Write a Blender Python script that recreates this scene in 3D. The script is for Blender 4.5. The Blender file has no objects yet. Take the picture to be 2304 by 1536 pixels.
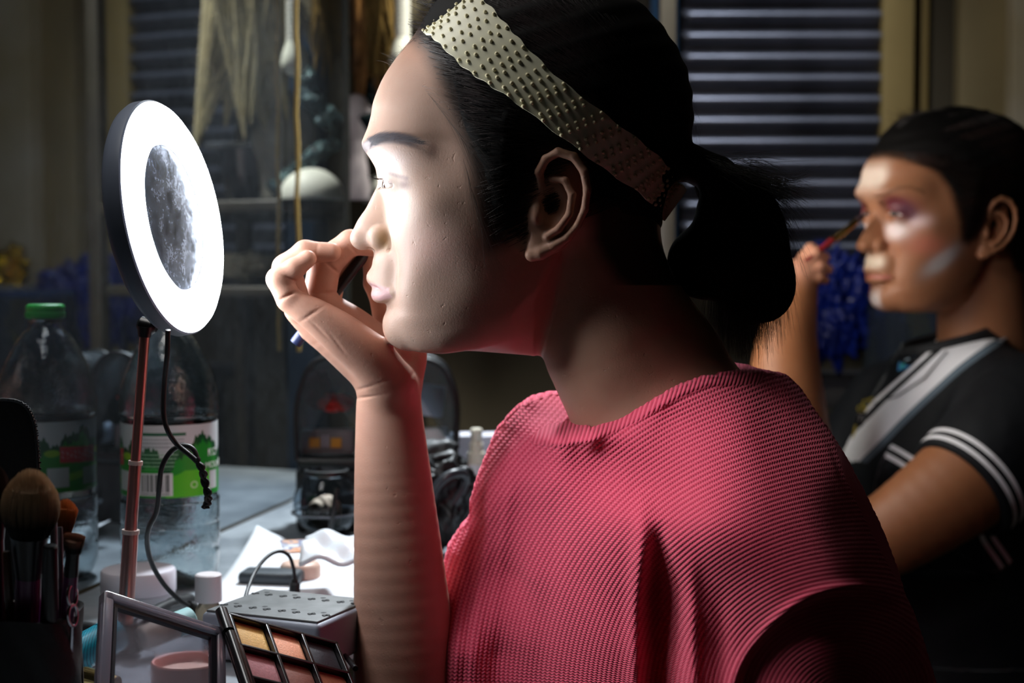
import bpy, bmesh, math, random
import numpy as np
from mathutils import Vector, Matrix

# ------------------------------------------------------------------ camera, world, lights
SC = bpy.context.scene
COL = SC.collection
F = 35.0 / 23.5 * 2304.0            # focal length in pixels
CAMZ = 1.04
PITCH = math.radians(3.0)
cam_data = bpy.data.cameras.new('camera')
cam = bpy.data.objects.new('camera', cam_data); COL.objects.link(cam)
cam_data.sensor_width = 23.5; cam_data.lens = 35.0
cam_data.clip_start = 0.05; cam_data.clip_end = 30
cam_data.dof.use_dof = True; cam_data.dof.focus_distance = 1.03; cam_data.dof.aperture_fstop = 4.0
cam.location = (0, 0, CAMZ); cam.rotation_euler = (math.pi/2 - PITCH, 0, 0)
SC.camera = cam
SC.view_settings.view_transform = 'Standard'
SC.view_settings.look = 'None'
SC.view_settings.gamma = 1.0
SC.view_settings.use_curve_mapping = False
SC.view_settings.exposure = 0.5
world = bpy.data.worlds.new('world'); SC.world = world; world.use_nodes = True
world.node_tree.nodes['Background'].inputs[0].default_value = (0.5, 0.6, 0.8, 1)
world.node_tree.nodes['Background'].inputs[1].default_value = 0.002
SC.cycles.use_denoising = True; SC.cycles.use_adaptive_sampling = True; SC.cycles.adaptive_threshold = 0.035
SC.cycles.max_bounces = 7; SC.cycles.transmission_bounces = 7; SC.cycles.glossy_bounces = 4
SC.cycles.diffuse_bounces = 3; SC.cycles.caustics_reflective = False; SC.cycles.caustics_refractive = False
SC.cycles.sample_clamp_indirect = 3.0

def P(px, py, Y):
    """pixel of the 2304x1536 frame + world depth Y -> world point"""
    a = (px-1152.0)/F; b = (768.0-py)/F
    dy = math.cos(PITCH)+b*math.sin(PITCH); dz = -math.sin(PITCH)+b*math.cos(PITCH)
    t = Y/dy
    return Vector((a*t, Y, CAMZ+dz*t))
def PZ(px, py, Z):
    """pixel + world height Z -> world point"""
    a = (px-1152.0)/F; b = (768.0-py)/F
    dy = math.cos(PITCH)+b*math.sin(PITCH); dz = -math.sin(PITCH)+b*math.cos(PITCH)
    t = (Z-CAMZ)/dz
    return Vector((a*t, dy*t, Z))
TABLE = 0.75

# the long mirror on the left: a vertical plane
TH = math.radians(12.0)
MN = Vector((-math.cos(TH), math.sin(TH), 0))     # pointing away from the room
M0 = Vector((-0.363, 1.40, 0))
def mirror_pt(p):
    d = (p-M0).dot(MN)
    return p - 2*d*MN
def MP(px, py, Yv):
    """where the real thing stands whose reflection shows at this pixel, at virtual depth Yv"""
    return mirror_pt(P(px, py, Yv))

def area_light(name, loc, target, size, power, color=(1, 1, 1), size_y=None):
    l = bpy.data.lights.new(name, 'AREA'); l.energy = power; l.color = color; l.size = size
    if size_y: l.shape = 'RECTANGLE'; l.size_y = size_y
    o = bpy.data.objects.new(name, l); COL.objects.link(o)
    o.location = loc
    o.rotation_euler = (Vector(target)-Vector(loc)).to_track_quat('-Z', 'Y').to_euler()
    return o
def spot_light(name, loc, target, power, angle, color=(1, 1, 1), size=0.08, blend=0.6):
    l = bpy.data.lights.new(name, 'SPOT'); l.energy = power; l.color = color; l.spot_size = math.radians(angle); l.spot_blend = blend; l.shadow_soft_size = size
    o = bpy.data.objects.new(name, l); COL.objects.link(o); o.location = loc
    o.rotation_euler = (Vector(target)-Vector(loc)).to_track_quat('-Z', 'Y').to_euler()
    return o
spot_light('back_lamp', (0.42, 2.28, 2.5), (0.46, 2.77, 1.2), 30, 31, (0.86, 0.92, 1.0), 0.1)
spot_light('table_fill', (0.02, 1.95, 1.72), (-0.2, 1.5, 0.75), 65, 62, (0.86, 0.94, 1.0))  # added fill without a fixture, brightens the paper and bottles on the table
spot_light('shelf_fill', (0.25, 1.85, 2.1), (-0.02, 2.2, 1.2), 115, 36, (1.0, 0.96, 0.86))  # unseen fill put in to bring up the wigs on the shelf
spot_light('bottle_fill', (-0.9, 0.15, 1.9), (-0.34, 1.32, 0.88), 26, 18, (0.88, 0.95, 1.0), 0.05, 0.8)  # narrow fill added to brighten the bottle label, no real lamp
area_light('upper_left_fill', (-0.50, 1.14, 1.52), (0.12, 1.06, 0.86), 0.5, 6.0, (1.0, 0.97, 0.94))  # invented fill from the upper left for jumper, headband and neck
spot_light('jumper_fill', (-0.45, 0.92, 1.40), (0.04, 0.99, 0.79), 15, 30, (1.0, 0.97, 0.95), 0.22, 0.8)  # extra spot added only to lift the jumper, not a room lamp
RING_STRENGTH = 28.0
area_light('ceiling_lamp', (0.9, 1.9, 2.55), (1.0, 2.3, 0.8), 0.9, 0.25, (1.0, 0.95, 0.85), 0.3)
area_light('second_mirror_lamp', (0.05, 1.72, 1.12), (0.62, 1.9, 1.08), 0.22, 1.15, (1.0, 0.93, 0.85))


# ------------------------------------------------------------------ materials
def rgb(r, g, b): 
    f = lambda c: ((c/255.0+0.055)/1.055)**2.4 if c > 10 else c/255.0/12.92
    return (f(r), f(g), f(b), 1)
def mat(name, color=(0.5, 0.5, 0.5, 1), rough=0.5, metal=0.0, spec=0.5, **kw):
    m = bpy.data.materials.new(name); m.use_nodes = True
    b = m.node_tree.nodes['Principled BSDF']
    b.inputs['Base Color'].default_value = color; b.inputs['Roughness'].default_value = rough
    b.inputs['Metallic'].default_value = metal; b.inputs['Specular IOR Level'].default_value = spec
    for k, v in kw.items(): b.inputs[k.replace('_', ' ')].default_value = v
    return m
class NT:
    """small node helper"""
    def __init__(s, m):
        s.t = m.node_tree; s.b = s.t.nodes['Principled BSDF']
    def n(s, kind, **kw):
        nd = s.t.nodes.new(kind)
        for k, v in kw.items():
            if k.startswith('i_'):
                nd.inputs[k[2:].replace('_', ' ')].default_value = v
            else: setattr(nd, k, v)
        return nd
    def l(s, a, b): s.t.links.new(a, b)
    def math(s, op, a, b=None):
        nd = s.t.nodes.new('ShaderNodeMath'); nd.operation = op
        for i, v in enumerate((a, b)):
            if v is None: continue
            if isinstance(v, (int, float)): nd.inputs[i].default_value = v
            else: s.l(v, nd.inputs[i])
        return nd.outputs[0]
    def obj(s): return s.n('ShaderNodeTexCoord').outputs['Object']
    def noise(s, scale, detail=3, rough=0.5, vec=None):
        nd = s.n('ShaderNodeTexNoise'); nd.inputs['Scale'].default_value = scale
        nd.inputs['Detail'].default_value = detail; nd.inputs['Roughness'].default_value = rough
        s.l(vec if vec is not None else s.obj(), nd.inputs['Vector']); return nd
    def ramp(s, fac, stops):
        r = s.n('ShaderNodeValToRGB'); e = r.color_ramp.elements
        while len(e) < len(stops): e.new(0.5)
        for q, (p, c) in zip(e, stops): q.position = p; q.color = c
        s.l(fac, r.inputs[0]); return r.outputs[0]
    def bump(s, h, strength=0.3, dist=0.001, normal=None):
        b = s.n('ShaderNodeBump'); b.inputs['Strength'].default_value = strength
        b.inputs['Distance'].default_value = dist; s.l(h, b.inputs['Height'])
        if normal is not None: s.l(normal, b.inputs['Normal'])
        return b.outputs[0]
    def base(s, c): s.l(c, s.b.inputs['Base Color'])
    def normal(s, n): s.l(n, s.b.inputs['Normal'])
def noisy(name, c1, c2, scale=30, rough=0.6, bump=0.2, dist=0.001, **kw):
    m = mat(name, c1, rough, **kw); t = NT(m)
    n = t.noise(scale, 4); t.base(t.ramp(n.outputs[0], [(0.3, c1), (0.7, c2)]))
    t.normal(t.bump(n.outputs[0], bump, dist)); return m

# ------------------------------------------------------------------ object helpers
def tag(o, label=None, cat=None, group=None, kind=None):
    if label: o['label'] = label
    if cat: o['category'] = cat
    if group: o['group'] = group
    if kind: o['kind'] = kind
    return o
def empty(name, loc, label=None, cat=None, group=None):
    o = bpy.data.objects.new(name, None); COL.objects.link(o)
    o.location = loc; o.empty_display_size = 0.02
    return tag(o, label, cat, group)
def link_mesh(name, me, m, parent=None):
    o = bpy.data.objects.new(name, me); COL.objects.link(o)
    if isinstance(m, (list, tuple)):
        for q in m: me.materials.append(q)
    elif m: me.materials.append(m)
    if parent:
        o.parent = parent
        # geometry is given in world space: undo the parent's placement
        root = parent; off = Vector((0, 0, 0))
        while root: off = off + root.location; root = root.parent
        o.location = -off
    return o
def arr_mesh(name, V, faces, smooth=True):
    """V Nx3, faces Mx4 or Mx3 int array"""
    me = bpy.data.meshes.new(name)
    V = np.asarray(V, np.float32); Fq = np.asarray(faces, np.int32)
    n, k = Fq.shape
    me.vertices.add(len(V)); me.vertices.foreach_set('co', V.ravel())
    me.loops.add(n*k); me.loops.foreach_set('vertex_index', Fq.ravel())
    me.polygons.add(n)
    me.polygons.foreach_set('loop_start', np.arange(n, dtype=np.int32)*k)
    me.polygons.foreach_set('use_smooth', np.full(n, smooth))
    me.update(calc_edges=True); me.validate()
    return me
def set_attr(me, name, vals):
    a = me.attributes.new(name, 'FLOAT', 'POINT'); a.data.foreach_set('value', np.asarray(vals, np.float32))
def set_col(me, name, rgbv):
    a = me.attributes.new(name, 'FLOAT_COLOR', 'POINT')
    c = np.ones((len(rgbv), 4), np.float32); c[:, :3] = rgbv; a.data.foreach_set('color', c.ravel())

class MB:
    """mesh builder in world (or local) coordinates"""
    def __init__(s): s.v = []; s.f = []; s.mi = []; s.cur = 0
    def add(s, vs, fs):
        o = len(s.v); s.v += [tuple(v) for v in vs]; s.f += [tuple(i+o for i in f) for f in fs]; s.mi += [s.cur]*len(fs)
    def box(s, c, size, rot=None, bev=0.0):
        bm = bmesh.new(); bmesh.ops.create_cube(bm, size=1.0)
        for v in bm.verts: v.co = Vector((v.co.x*size[0], v.co.y*size[1], v.co.z*size[2]))
        if bev > 0: bmesh.ops.bevel(bm, geom=bm.edges[:]+bm.verts[:], offset=bev, segments=3, profile=0.5, affect='EDGES')
        s.bm(bm, c, rot)
    def bm(s, bm, c=(0, 0, 0), rot=None):
        R = rot if rot is not None else Matrix.Identity(3)
        c = Vector(c); bm.verts.index_update()
        s.add([R @ v.co + c for v in bm.verts], [[v.index for v in f.verts] for f in bm.faces]); bm.free()
    def tube(s, pts, r, n=10, cap=True):
        pts = [Vector(p) for p in pts]; N = len(pts)
        rs = r if isinstance(r, (list, tuple)) else [r]*N
        t0 = (pts[1]-pts[0]).normalized()
        up = Vector((0, 0, 1)) if abs(t0.z) < 0.9 else Vector((0, 1, 0))
        u = t0.cross(up).normalized()
        vs = []; fs = []
        for i, p in enumerate(pts):
            t = ((pts[min(i+1, N-1)]-pts[max(i-1, 0)])).normalized()
            u = (u - t*u.dot(t)).normalized(); w = t.cross(u)
            for k in range(n):
                a = 2*math.pi*k/n; vs.append(p + (u*math.cos(a)+w*math.sin(a))*rs[i])
        for i in range(N-1):
            for k in range(n):
                a, b = i*n+k, i*n+(k+1) % n; fs.append((a, b, b+n, a+n))
        if cap:
            fs.append(tuple(range(n))[::-1]); fs.append(tuple(range((N-1)*n, N*n)))
        s.add(vs, fs)
    def lathe(s, prof, c=(0, 0, 0), n=48, rot=None, closed=False):
        """prof: (r, z) pairs"""
        R = rot if rot is not None else Matrix.Identity(3); c = Vector(c)
        vs = []; fs = []; m = len(prof)
        for r, z in prof:
            for k in range(n):
                a = 2*math.pi*k/n; vs.append(R @ Vector((max(r, 1e-5)*math.cos(a), max(r, 1e-5)*math.sin(a), z)) + c)
        for i in range(m-1 if not closed else m):
            j = (i+1) % m
            for k in range(n):
                k2 = (k+1) % n; fs.append((i*n+k, i*n+k2, j*n+k2, j*n+k))
        s.add(vs, fs)
    def grid(s, rows, closed=False):
        m = len(rows); n = len(rows[0]); vs = [p for r in rows for p in r]; fs = []
        for i in range(m-1):
            for k in range(n if closed else n-1):
                k2 = (k+1) % n; fs.append((i*n+k, i*n+k2, (i+1)*n+k2, (i+1)*n+k))
        s.add(vs, fs)
    def prism(s, outline, depth, c=(0, 0, 0), rot=None):
        """outline in local xy, extruded along z by depth (centred)"""
        R = rot if rot is not None else Matrix.Identity(3); c = Vector(c); n = len(outline)
        vs = [R @ Vector((x, y, z)) + c for z in (-depth/2, depth/2) for x, y in outline]
        fs = [tuple(range(n))[::-1], tuple(range(n, 2*n))] + [(i, (i+1) % n, (i+1) % n+n, i+n) for i in range(n)]
        s.add(vs, fs)
    def sphere(s, c, r, n=24, rot=None):
        bm = bmesh.new(); bmesh.ops.create_uvsphere(bm, u_segments=n, v_segments=n//2, radius=1)
        rr = r if isinstance(r, (list, tuple)) else (r, r, r)
        for v in bm.verts: v.co = Vector((v.co.x*rr[0], v.co.y*rr[1], v.co.z*rr[2]))
        s.bm(bm, c, rot)
    def build(s, name, m, parent=None, smooth=True, flat_angle=None):
        me = bpy.data.meshes.new(name); me.from_pydata(s.v, [], s.f)
        me.polygons.foreach_set('use_smooth', [smooth]*len(s.f))
        me.polygons.foreach_set('material_index', s.mi)
        bm = bmesh.new(); bm.from_mesh(me); bmesh.ops.recalc_face_normals(bm, faces=bm.faces[:])
        if smooth:
            for e in bm.edges:
                if len(e.link_faces) == 2 and e.calc_face_angle(0) > math.radians(flat_angle or 38): e.smooth = False
        bm.to_mesh(me); bm.free(); me.update()
        return link_mesh(name, me, m, parent)

def frame(z, x=None):
    """rotation whose local z is the given direction"""
    z = Vector(z).normalized()
    x = Vector(x) if x is not None else (Vector((1, 0, 0)) if abs(z.x) < 0.9 else Vector((0, 1, 0)))
    x = (x - z*x.dot(z)).normalized(); y = z.cross(x)
    return Matrix((x, y, z)).transposed()

def spline(pts, n=8):
    """Catmull-Rom through points (tuples of any length)"""
    p = np.array(pts, float); out = []
    q = np.vstack([2*p[0]-p[1], p, 2*p[-1]-p[-2]])
    for i in range(1, len(q)-2):
        for t in np.linspace(0, 1, n, endpoint=False):
            a, b, c, d = q[i-1:i+3]
            out.append(0.5*((2*b)+(-a+c)*t+(2*a-5*b+4*c-d)*t*t+(-a+3*b-3*c+d)*t**3))
    out.append(p[-1]); return np.array(out)

# ------------------------------------------------------------------ implicit surfaces
class Vol:
    def __init__(s, lo, hi, vox):
        s.vox = vox; s.lo = np.array(lo, float)
        s.n = [int((b-a)/vox)+1 for a, b in zip(lo, hi)]
        s.ax = [(a+np.arange(n)*vox).astype(np.float32) for a, n in zip(lo, s.n)]
        s.f = np.full(s.n, 60.0, np.float32)
    def sl(s, lo, hi):
        r = []
        for d in range(3):
            i = int(max(0, math.floor((lo[d]-s.lo[d])/s.vox))); j = int(min(s.n[d], math.ceil((hi[d]-s.lo[d])/s.vox)+1))
            r.append(slice(i, max(i, j)))
        return tuple(r)
    def co(s, sl): return s.ax[0][sl[0]][:, None, None], s.ax[1][sl[1]][None, :, None], s.ax[2][sl[2]][None, None, :]
    def apply(s, fn, lo, hi, k=0.0, op='u'):
        sl = s.sl(lo, hi); sub = s.f[sl]
        if sub.size == 0: return
        g = fn(*s.co(sl))
        s.f[sl] = comb(sub, g, k, op)
    def cone(s, a, b, ra, rb, k=0.0, op='u', scl=(1, 1, 1)):
        m = max(ra, rb)*max(1.0, max(scl))+k+s.vox*3
        lo = [min(a[i], b[i])-m for i in range(3)]; hi = [max(a[i], b[i])+m for i in range(3)]
        s.apply(lambda x, y, z: sd_cone(x, y, z, a, b, ra, rb, scl), lo, hi, k, op)
    def chain(s, pts, rs, k=0.0, kin=None, scl=(1, 1, 1)):
        """a limb: its own segments blend among themselves (kin), the limb blends with the rest by k"""
        m = max(rs)*max(1.0, max(scl))+k+s.vox*3
        lo = [min(p[i] for p in pts)-m for i in range(3)]; hi = [max(p[i] for p in pts)+m for i in range(3)]
        if kin is not None and kin > 12 or kin == -1:        # a smooth limb
            q = spline([tuple(p)+(r,) for p, r in zip(pts, rs)], 6); pts = [tuple(v[:3]) for v in q]; rs = [float(v[3]) for v in q]; kin = 3.0
        def fn(x, y, z):
            g = None
            for i in range(len(pts)-1):
                h = sd_cone(x, y, z, pts[i], pts[i+1], rs[i], rs[i+1], scl)
                g = h if g is None else comb(g, h, kin if kin is not None else 4.0, 'u')
            return g
        s.apply(fn, lo, hi, k, 'u')
    def ell(s, c, r, k=0.0, op='u', rot=None):
        m = max(r)+k+s.vox*3
        lo = [c[i]-m for i in range(3)]; hi = [c[i]+m for i in range(3)]
        s.apply(lambda x, y, z: sd_ell(x, y, z, c, r, rot), lo, hi, k, op)
    def mesh(s):
        return surface_nets(s.f, s.lo, s.vox)

def comb(a, b, k, op):
    if op == 'u':
        if k <= 0: return np.minimum(a, b)
        h = np.maximum(k-np.abs(a-b), 0)/k; return np.minimum(a, b)-h*h*(k*0.25)
    if op == 's': b = -b       # subtract b
    if k <= 0: return np.maximum(a, b)
    h = np.maximum(k-np.abs(a-b), 0)/k; return np.maximum(a, b)+h*h*(k*0.25)
def sd_cone(x, y, z, a, b, ra, rb, scl=(1, 1, 1)):
    ab = [(b[i]-a[i])/scl[i] for i in range(3)]; L = sum(q*q for q in ab)+1e-9
    dx, dy, dz = (x-a[0])/scl[0], (y-a[1])/scl[1], (z-a[2])/scl[2]
    t = np.clip((dx*ab[0]+dy*ab[1]+dz*ab[2])/L, 0, 1)
    return (np.sqrt((dx-ab[0]*t)**2+(dy-ab[1]*t)**2+(dz-ab[2]*t)**2) - (ra+(rb-ra)*t)).astype(np.float32)
def sd_ell(x, y, z, c, r, rot=None):
    dx, dy, dz = x-c[0], y-c[1], z-c[2]
    if rot is not None:
        R = np.array(rot.transposed())      # world -> local
        dx, dy, dz = (R[0][0]*dx+R[0][1]*dy+R[0][2]*dz, R[1][0]*dx+R[1][1]*dy+R[1][2]*dz, R[2][0]*dx+R[2][1]*dy+R[2][2]*dz)
    k0 = np.sqrt((dx/r[0])**2+(dy/r[1])**2+(dz/r[2])**2)
    k1 = np.sqrt((dx/r[0]**2)**2+(dy/r[1]**2)**2+(dz/r[2]**2)**2)+1e-6
    return (k0*(k0-1)/k1).astype(np.float32)

def surface_nets(f, lo, vox):
    ins = f < 0
    nx, ny, nz = f.shape
    cnt = np.zeros((nx-1, ny-1, nz-1), np.uint8)
    for a in (0, 1):
        for b in (0, 1):
            for c in (0, 1):
                cnt += ins[a:nx-1+a, b:ny-1+b, c:nz-1+c]
    act = (cnt > 0) & (cnt < 8)
    idx = np.argwhere(act); M = len(idx)
    ids = np.full(act.shape, -1, np.int32); ids[act] = np.arange(M, dtype=np.int32)
    cv = {}
    for a in (0, 1):
        for b in (0, 1):
            for c in (0, 1): cv[(a, b, c)] = f[idx[:, 0]+a, idx[:, 1]+b, idx[:, 2]+c]
    acc = np.zeros((M, 3)); num = np.zeros(M)
    for d in range(3):
        o = [i for i in range(3) if i != d]
        for p in (0, 1):
            for q in (0, 1):
                c0 = [0, 0, 0]; c0[o[0]] = p; c0[o[1]] = q; c1 = list(c0); c1[d] = 1
                v0, v1 = cv[tuple(c0)], cv[tuple(c1)]
                m = (v0 < 0) != (v1 < 0)
                t = np.where(m, v0/np.where(m, v0-v1, 1), 0)
                pt = np.zeros((M, 3)); pt[:, o[0]] = p; pt[:, o[1]] = q; pt[:, d] = t
                acc += pt*m[:, None]; num += m
    V = (idx + acc/num[:, None])*vox + np.array(lo)
    quads = []
    for d in range(3):
        o = [(d+1) % 3, (d+2) % 3]
        s0 = [slice(None)]*3; s1 = [slice(None)]*3; s0[d] = slice(0, -1); s1[d] = slice(1, None)
        a, b = ins[tuple(s0)], ins[tuple(s1)]
        e = np.argwhere(a != b)
        ok = (e[:, o[0]] > 0) & (e[:, o[1]] > 0) & (e[:, o[0]] < f.shape[o[0]]-1) & (e[:, o[1]] < f.shape[o[1]]-1)
        e = e[ok]; sg = a[tuple(e.T)]
        def cell(du, dv):
            c = e.copy(); c[:, o[0]] += du; c[:, o[1]] += dv; return ids[tuple(c.T)]
        q = np.stack([cell(-1, -1), cell(0, -1), cell(0, 0), cell(-1, 0)], 1)
        q[~sg] = q[~sg][:, ::-1]
        quads.append(q)
    Q = np.vstack(quads)
    Q = Q[(Q >= 0).all(1)]
    return V, Q
# ------------------------------------------------------------------ head shape (units: 0.3195 mm, x backwards, y down, w sideways)
def tab(y, pts):
    p = np.array(pts, float); return np.interp(y, p[:, 0], p[:, 1]).astype(np.float32)
def smtab(y, pts, n=6):
    s = spline(pts, n); return np.interp(y, s[:, 0], s[:, 1]).astype(np.float32)
def gtab(y, pts, sig=28.0):
    p = np.array(pts, float); g = np.arange(-400, 2000, 4.0); v = np.interp(g, p[:, 0], p[:, 1])
    k = np.exp(-0.5*(np.arange(-30, 31)*4.0/sig)**2); k /= k.sum()
    v = np.convolve(np.pad(v, 30, 'edge'), k, 'valid'); return np.interp(y, g, v).astype(np.float32)
FACE_X = [(-40, 1180), (-10, 1040), (20, 990), (50, 962), (75, 943), (99, 926), (128, 903), (162, 879), (188, 864), (216, 852), (242, 843), (268, 838.6),
          (292, 832), (310, 826), (328, 824), (345, 829), (362, 838), (380, 848), (400, 857), (430, 869), (460, 877), (500, 881), (561, 882), (600, 878), (650, 872),
          (690, 872), (716, 867), (740, 871), (768, 882), (800, 905), (850, 960)]
BACK_X = [(-40, 1200), (-20, 1330), (20, 1410), (90, 1475), (180, 1520), (300, 1530), (420, 1500), (520, 1455), (620, 1400), (800, 1370)]
WID = [(-40, 30), (-25, 95), (10, 155), (60, 195), (130, 226), (230, 240), (330, 236), (430, 229), (520, 214), (600, 196), (680, 172), (740, 152), (800, 138)]
MAXX = [(-40, 1250), (0, 1270), (130, 1300), (290, 1260), (400, 1150), (560, 1075), (680, 1070), (800, 1080)]
EXPO = [(-40, 2.0), (100, 2.2), (250, 2.55), (330, 2.9), (420, 3.0), (520, 2.7), (600, 2.2), (660, 2.05), (760, 2.1), (800, 2.1)]
def G(x, y, w, c, s):
    return np.exp(-(((x-c[0])/s[0])**2+((y-c[1])/s[1])**2+((w-c[2])/s[2])**2))
def skull_raw(x, y, q):
    yf = y.ravel()
    sh = y.shape
    T = lambda p, f=smtab: f(yf, p).reshape(sh)
    xf, xb, W, xm, e = T(FACE_X), T(BACK_X), T(WID, lambda a, b: gtab(a, b, 16.0)), T(MAXX, gtab), T(EXPO, gtab)
    t = (x-xf)/np.maximum(xm-xf, 20); tb = (xb-x)/np.maximum(xb-xm, 20)
    fr = x < xm
    u = np.where(fr, 1-t, 1-tb); R = np.where(fr, np.maximum(xm-xf, 20), np.maximum(xb-xm, 20))
    ee = np.where(fr, e, 2.2)
    qn = q/np.maximum(W, 12)
    Q = u*np.abs(u) + qn**ee - 1
    g = np.sqrt((2*np.abs(u)/R)**2+(ee*qn**(ee-1)/np.maximum(W, 12))**2+(1/420.)**2)
    return comb(Q/g, -34.0-y, 30, 'i').astype(np.float32)
def head_sdf(x, y, w):
    q = np.abs(w)
    # warps: positive dx carves in (front surface moves backwards)
    dx = 12*G(x, y, q, (880, 405, 112), (70, 36, 44))            # eye socket
    dx = dx + 9*G(x, y, q, (870, 415, 58), (60, 45, 20))         # inner corner
    dx = dx - 9*G(x, y, q, (850, 335, 80), (80, 20, 70))         # brow ridge
    dx = dx - 4*G(x, y, q, (880, 205, 90), (80, 60, 60))         # forehead
    dx = dx + 6*G(x, y, q, (890, 600, 92), (50, 70, 14))         # nasolabial fold
    dx = dx - 8*G(x, y, q, (900, 510, 100), (90, 50, 45))        # cheek apple
    dx = dx + 8*G(x, y, q, (868, 692, 20), (30, 14, 70))         # under the lower lip
    dx = dx*(1-np.exp(-(q/38.0)**2))
    dq = -10*G(x, y, q, (965, 470, 190), (60, 42, 80))          # cheekbone
    dq = dq + 11*G(x, y, q, (1010, 330, 220), (60, 80, 80))      # temple
    dq = dq + 10*G(x, y, q, (1010, 620, 190), (70, 60, 80))      # hollow of the cheek
    dq = dq - 7*G(x, y, q, (925, 655, 120), (40, 60, 60))
    d = skull_raw(x-dx, y, np.maximum(q+dq, 0))
    # underside of the jaw
    jl = tab((x.ravel()), [(860, 762), (880, 776), (905, 789), (950, 797), (1000, 795), (1080, 772), (1150, 738), (1200, 690), (1235, 620), (1260, 560), (1300, 540), (1600, 540)]).reshape(x.shape)
    mid = tab((x.ravel()), [(860, 762), (905, 788), (1040, 787), (1200, 800), (1600, 560)]).reshape(x.shape)
    m = np.clip(q/150.0, 0, 1)**1.5
    yb = mid*(1-m)+jl*m
    d = comb(d, (y-yb)*0.9, 46, 'i')
    return d.astype(np.float32)
def nose_sdf(x, y, w):
    q = np.abs(w); yf = y.ravel(); sh = y.shape
    prof = smtab(yf, [(385, 852), (400, 853), (417, 851), (435, 842.5), (458, 831), (471, 824), (497, 806), (518, 797), (531, 794.5), (544, 798), (553, 808), (560, 822), (572, 850)]).reshape(sh)
    Wn = smtab(yf, [(385, 24), (400, 25), (430, 28), (470, 34), (505, 42), (530, 46), (550, 44), (572, 30)]).reshape(sh)
    L = 78.0
    u = np.clip(1-(x-prof)/L, -0.2, 3)
    Q = u*np.abs(u)+(q/Wn)**2.0-1
    g = np.sqrt((2*np.abs(u)/L)**2+(2*q/Wn**2)**2+(1/120.)**2)
    d = Q/g
    d = comb(d, y-559.0, 14, 'i'); d = comb(d, 388.0-y, 10, 'i'); d = comb(d, x-905, 10, 'i')
    return d.astype(np.float32)
EYE_C = (908.0, 420.0, 96.0); EYE_R = 37.0
def eye_slit(x, y, q):
    """negative inside the opening between the lids"""
    az = np.arctan2(q-EYE_C[2], -(x-EYE_C[0]))           # 0 straight ahead, + outwards
    c = np.clip(1-((az-0.18)/1.15)**2, 0, 1)
    up = 11.5*c**0.6; dn = 7.5*c**0.75
    yc = EYE_C[1]-1.0+(az)*5.5
    dy = y-yc
    return (np.where(dy < 0, -dy-up, dy-dn)+np.where(c <= 0, 20, 0)).astype(np.float32)
def add_head(V, ear=True):
    big = ([600, -70, -300], [1640, 960, 300])
    V.apply(head_sdf, *big)
    V.apply(nose_sdf, [770, 370, -70], [920, 600, 70], 16)
    V.ell((888, 606, 0), (50, 72, 76), 24)                                # the mouth's mound
    for sg in (-1, 1):
        V.ell((860, 537, 40*sg), (26, 28, 19), 8)                         # wing of the nose
        V.cone((812, 538, 10*sg), (815, 540, 0), 19, 19, 14)
        V.ell((840, 566, 17*sg), (15, 13, 8), 5, 's')                     # nostril
        V.cone((893, 515, 60*sg), (884, 560, 66*sg), 3, 3, 10, 's')       # crease behind the wing
        # lids
        V.ell((EYE_C[0], EYE_C[1], EYE_C[2]*sg), (41.5, 40.5, 41.5), 24)
        def slit(x, y, w, sg=sg):
            q = w*sg; r = np.sqrt((x-EYE_C[0])**2+(y-EYE_C[1])**2+(q-EYE_C[2])**2)
            return comb(eye_slit(x, y, q), comb(34.0-r, r-60.0, 0, 'i'), 3, 'i')
        V.apply(slit, [845, 370, min(30*sg, 170*sg)], [960, 460, max(30*sg, 170*sg)], 3, 's')
        # crease of the upper lid
        V.chain([(864, 403, 72*sg), (859, 394, 100*sg), (872, 393, 128*sg), (893, 402, 146*sg)], [3, 3, 3, 2.5], 0, 1) if False else None
        # lips
        V.chain([(845, 626, 0), (846, 624, 14*sg), (855, 632, 36*sg), (871, 643, 58*sg), (893, 655, 80*sg)], [14, 16.5, 14, 10, 4], 14, -1)
        V.chain([(855, 662, 0), (856, 663, 18*sg), (865, 664, 42*sg), (879, 661, 62*sg), (895, 657, 79*sg)], [15.5, 15.5, 13, 9, 3], 12, -1)
    seam = [(826, 644, 0), (836, 643, 24), (853, 646, 48), (872, 650, 64)]
    for sg in (-1, 1):
        p = [(a, b, c*sg) for a, b, c in seam]
        for i in range(3): V.cone(p[i], p[i+1], 2.2, 2.2 if i < 2 else 0.8, 6, 's')
    V.ell((905, 742, 0), (38, 36, 62), 30)                                # chin
    V.cone((826, 570, 0), (830, 612, 0), 3.5, 4, 9, 's')                  # philtrum
    if ear:
        for sg in (-1, 1): add_ear(V, sg)
EAR_RIM = [(1216, 455, 226), (1212, 430, 236), (1208, 402, 246), (1222, 376, 256), (1248, 362, 263), (1280, 372, 268), (1301, 402, 270),
           (1308, 440, 268), (1303, 480, 262), (1289, 512, 254), (1267, 538, 244), (1240, 556, 234), (1212, 570, 226), (1194, 574, 220)]
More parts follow.
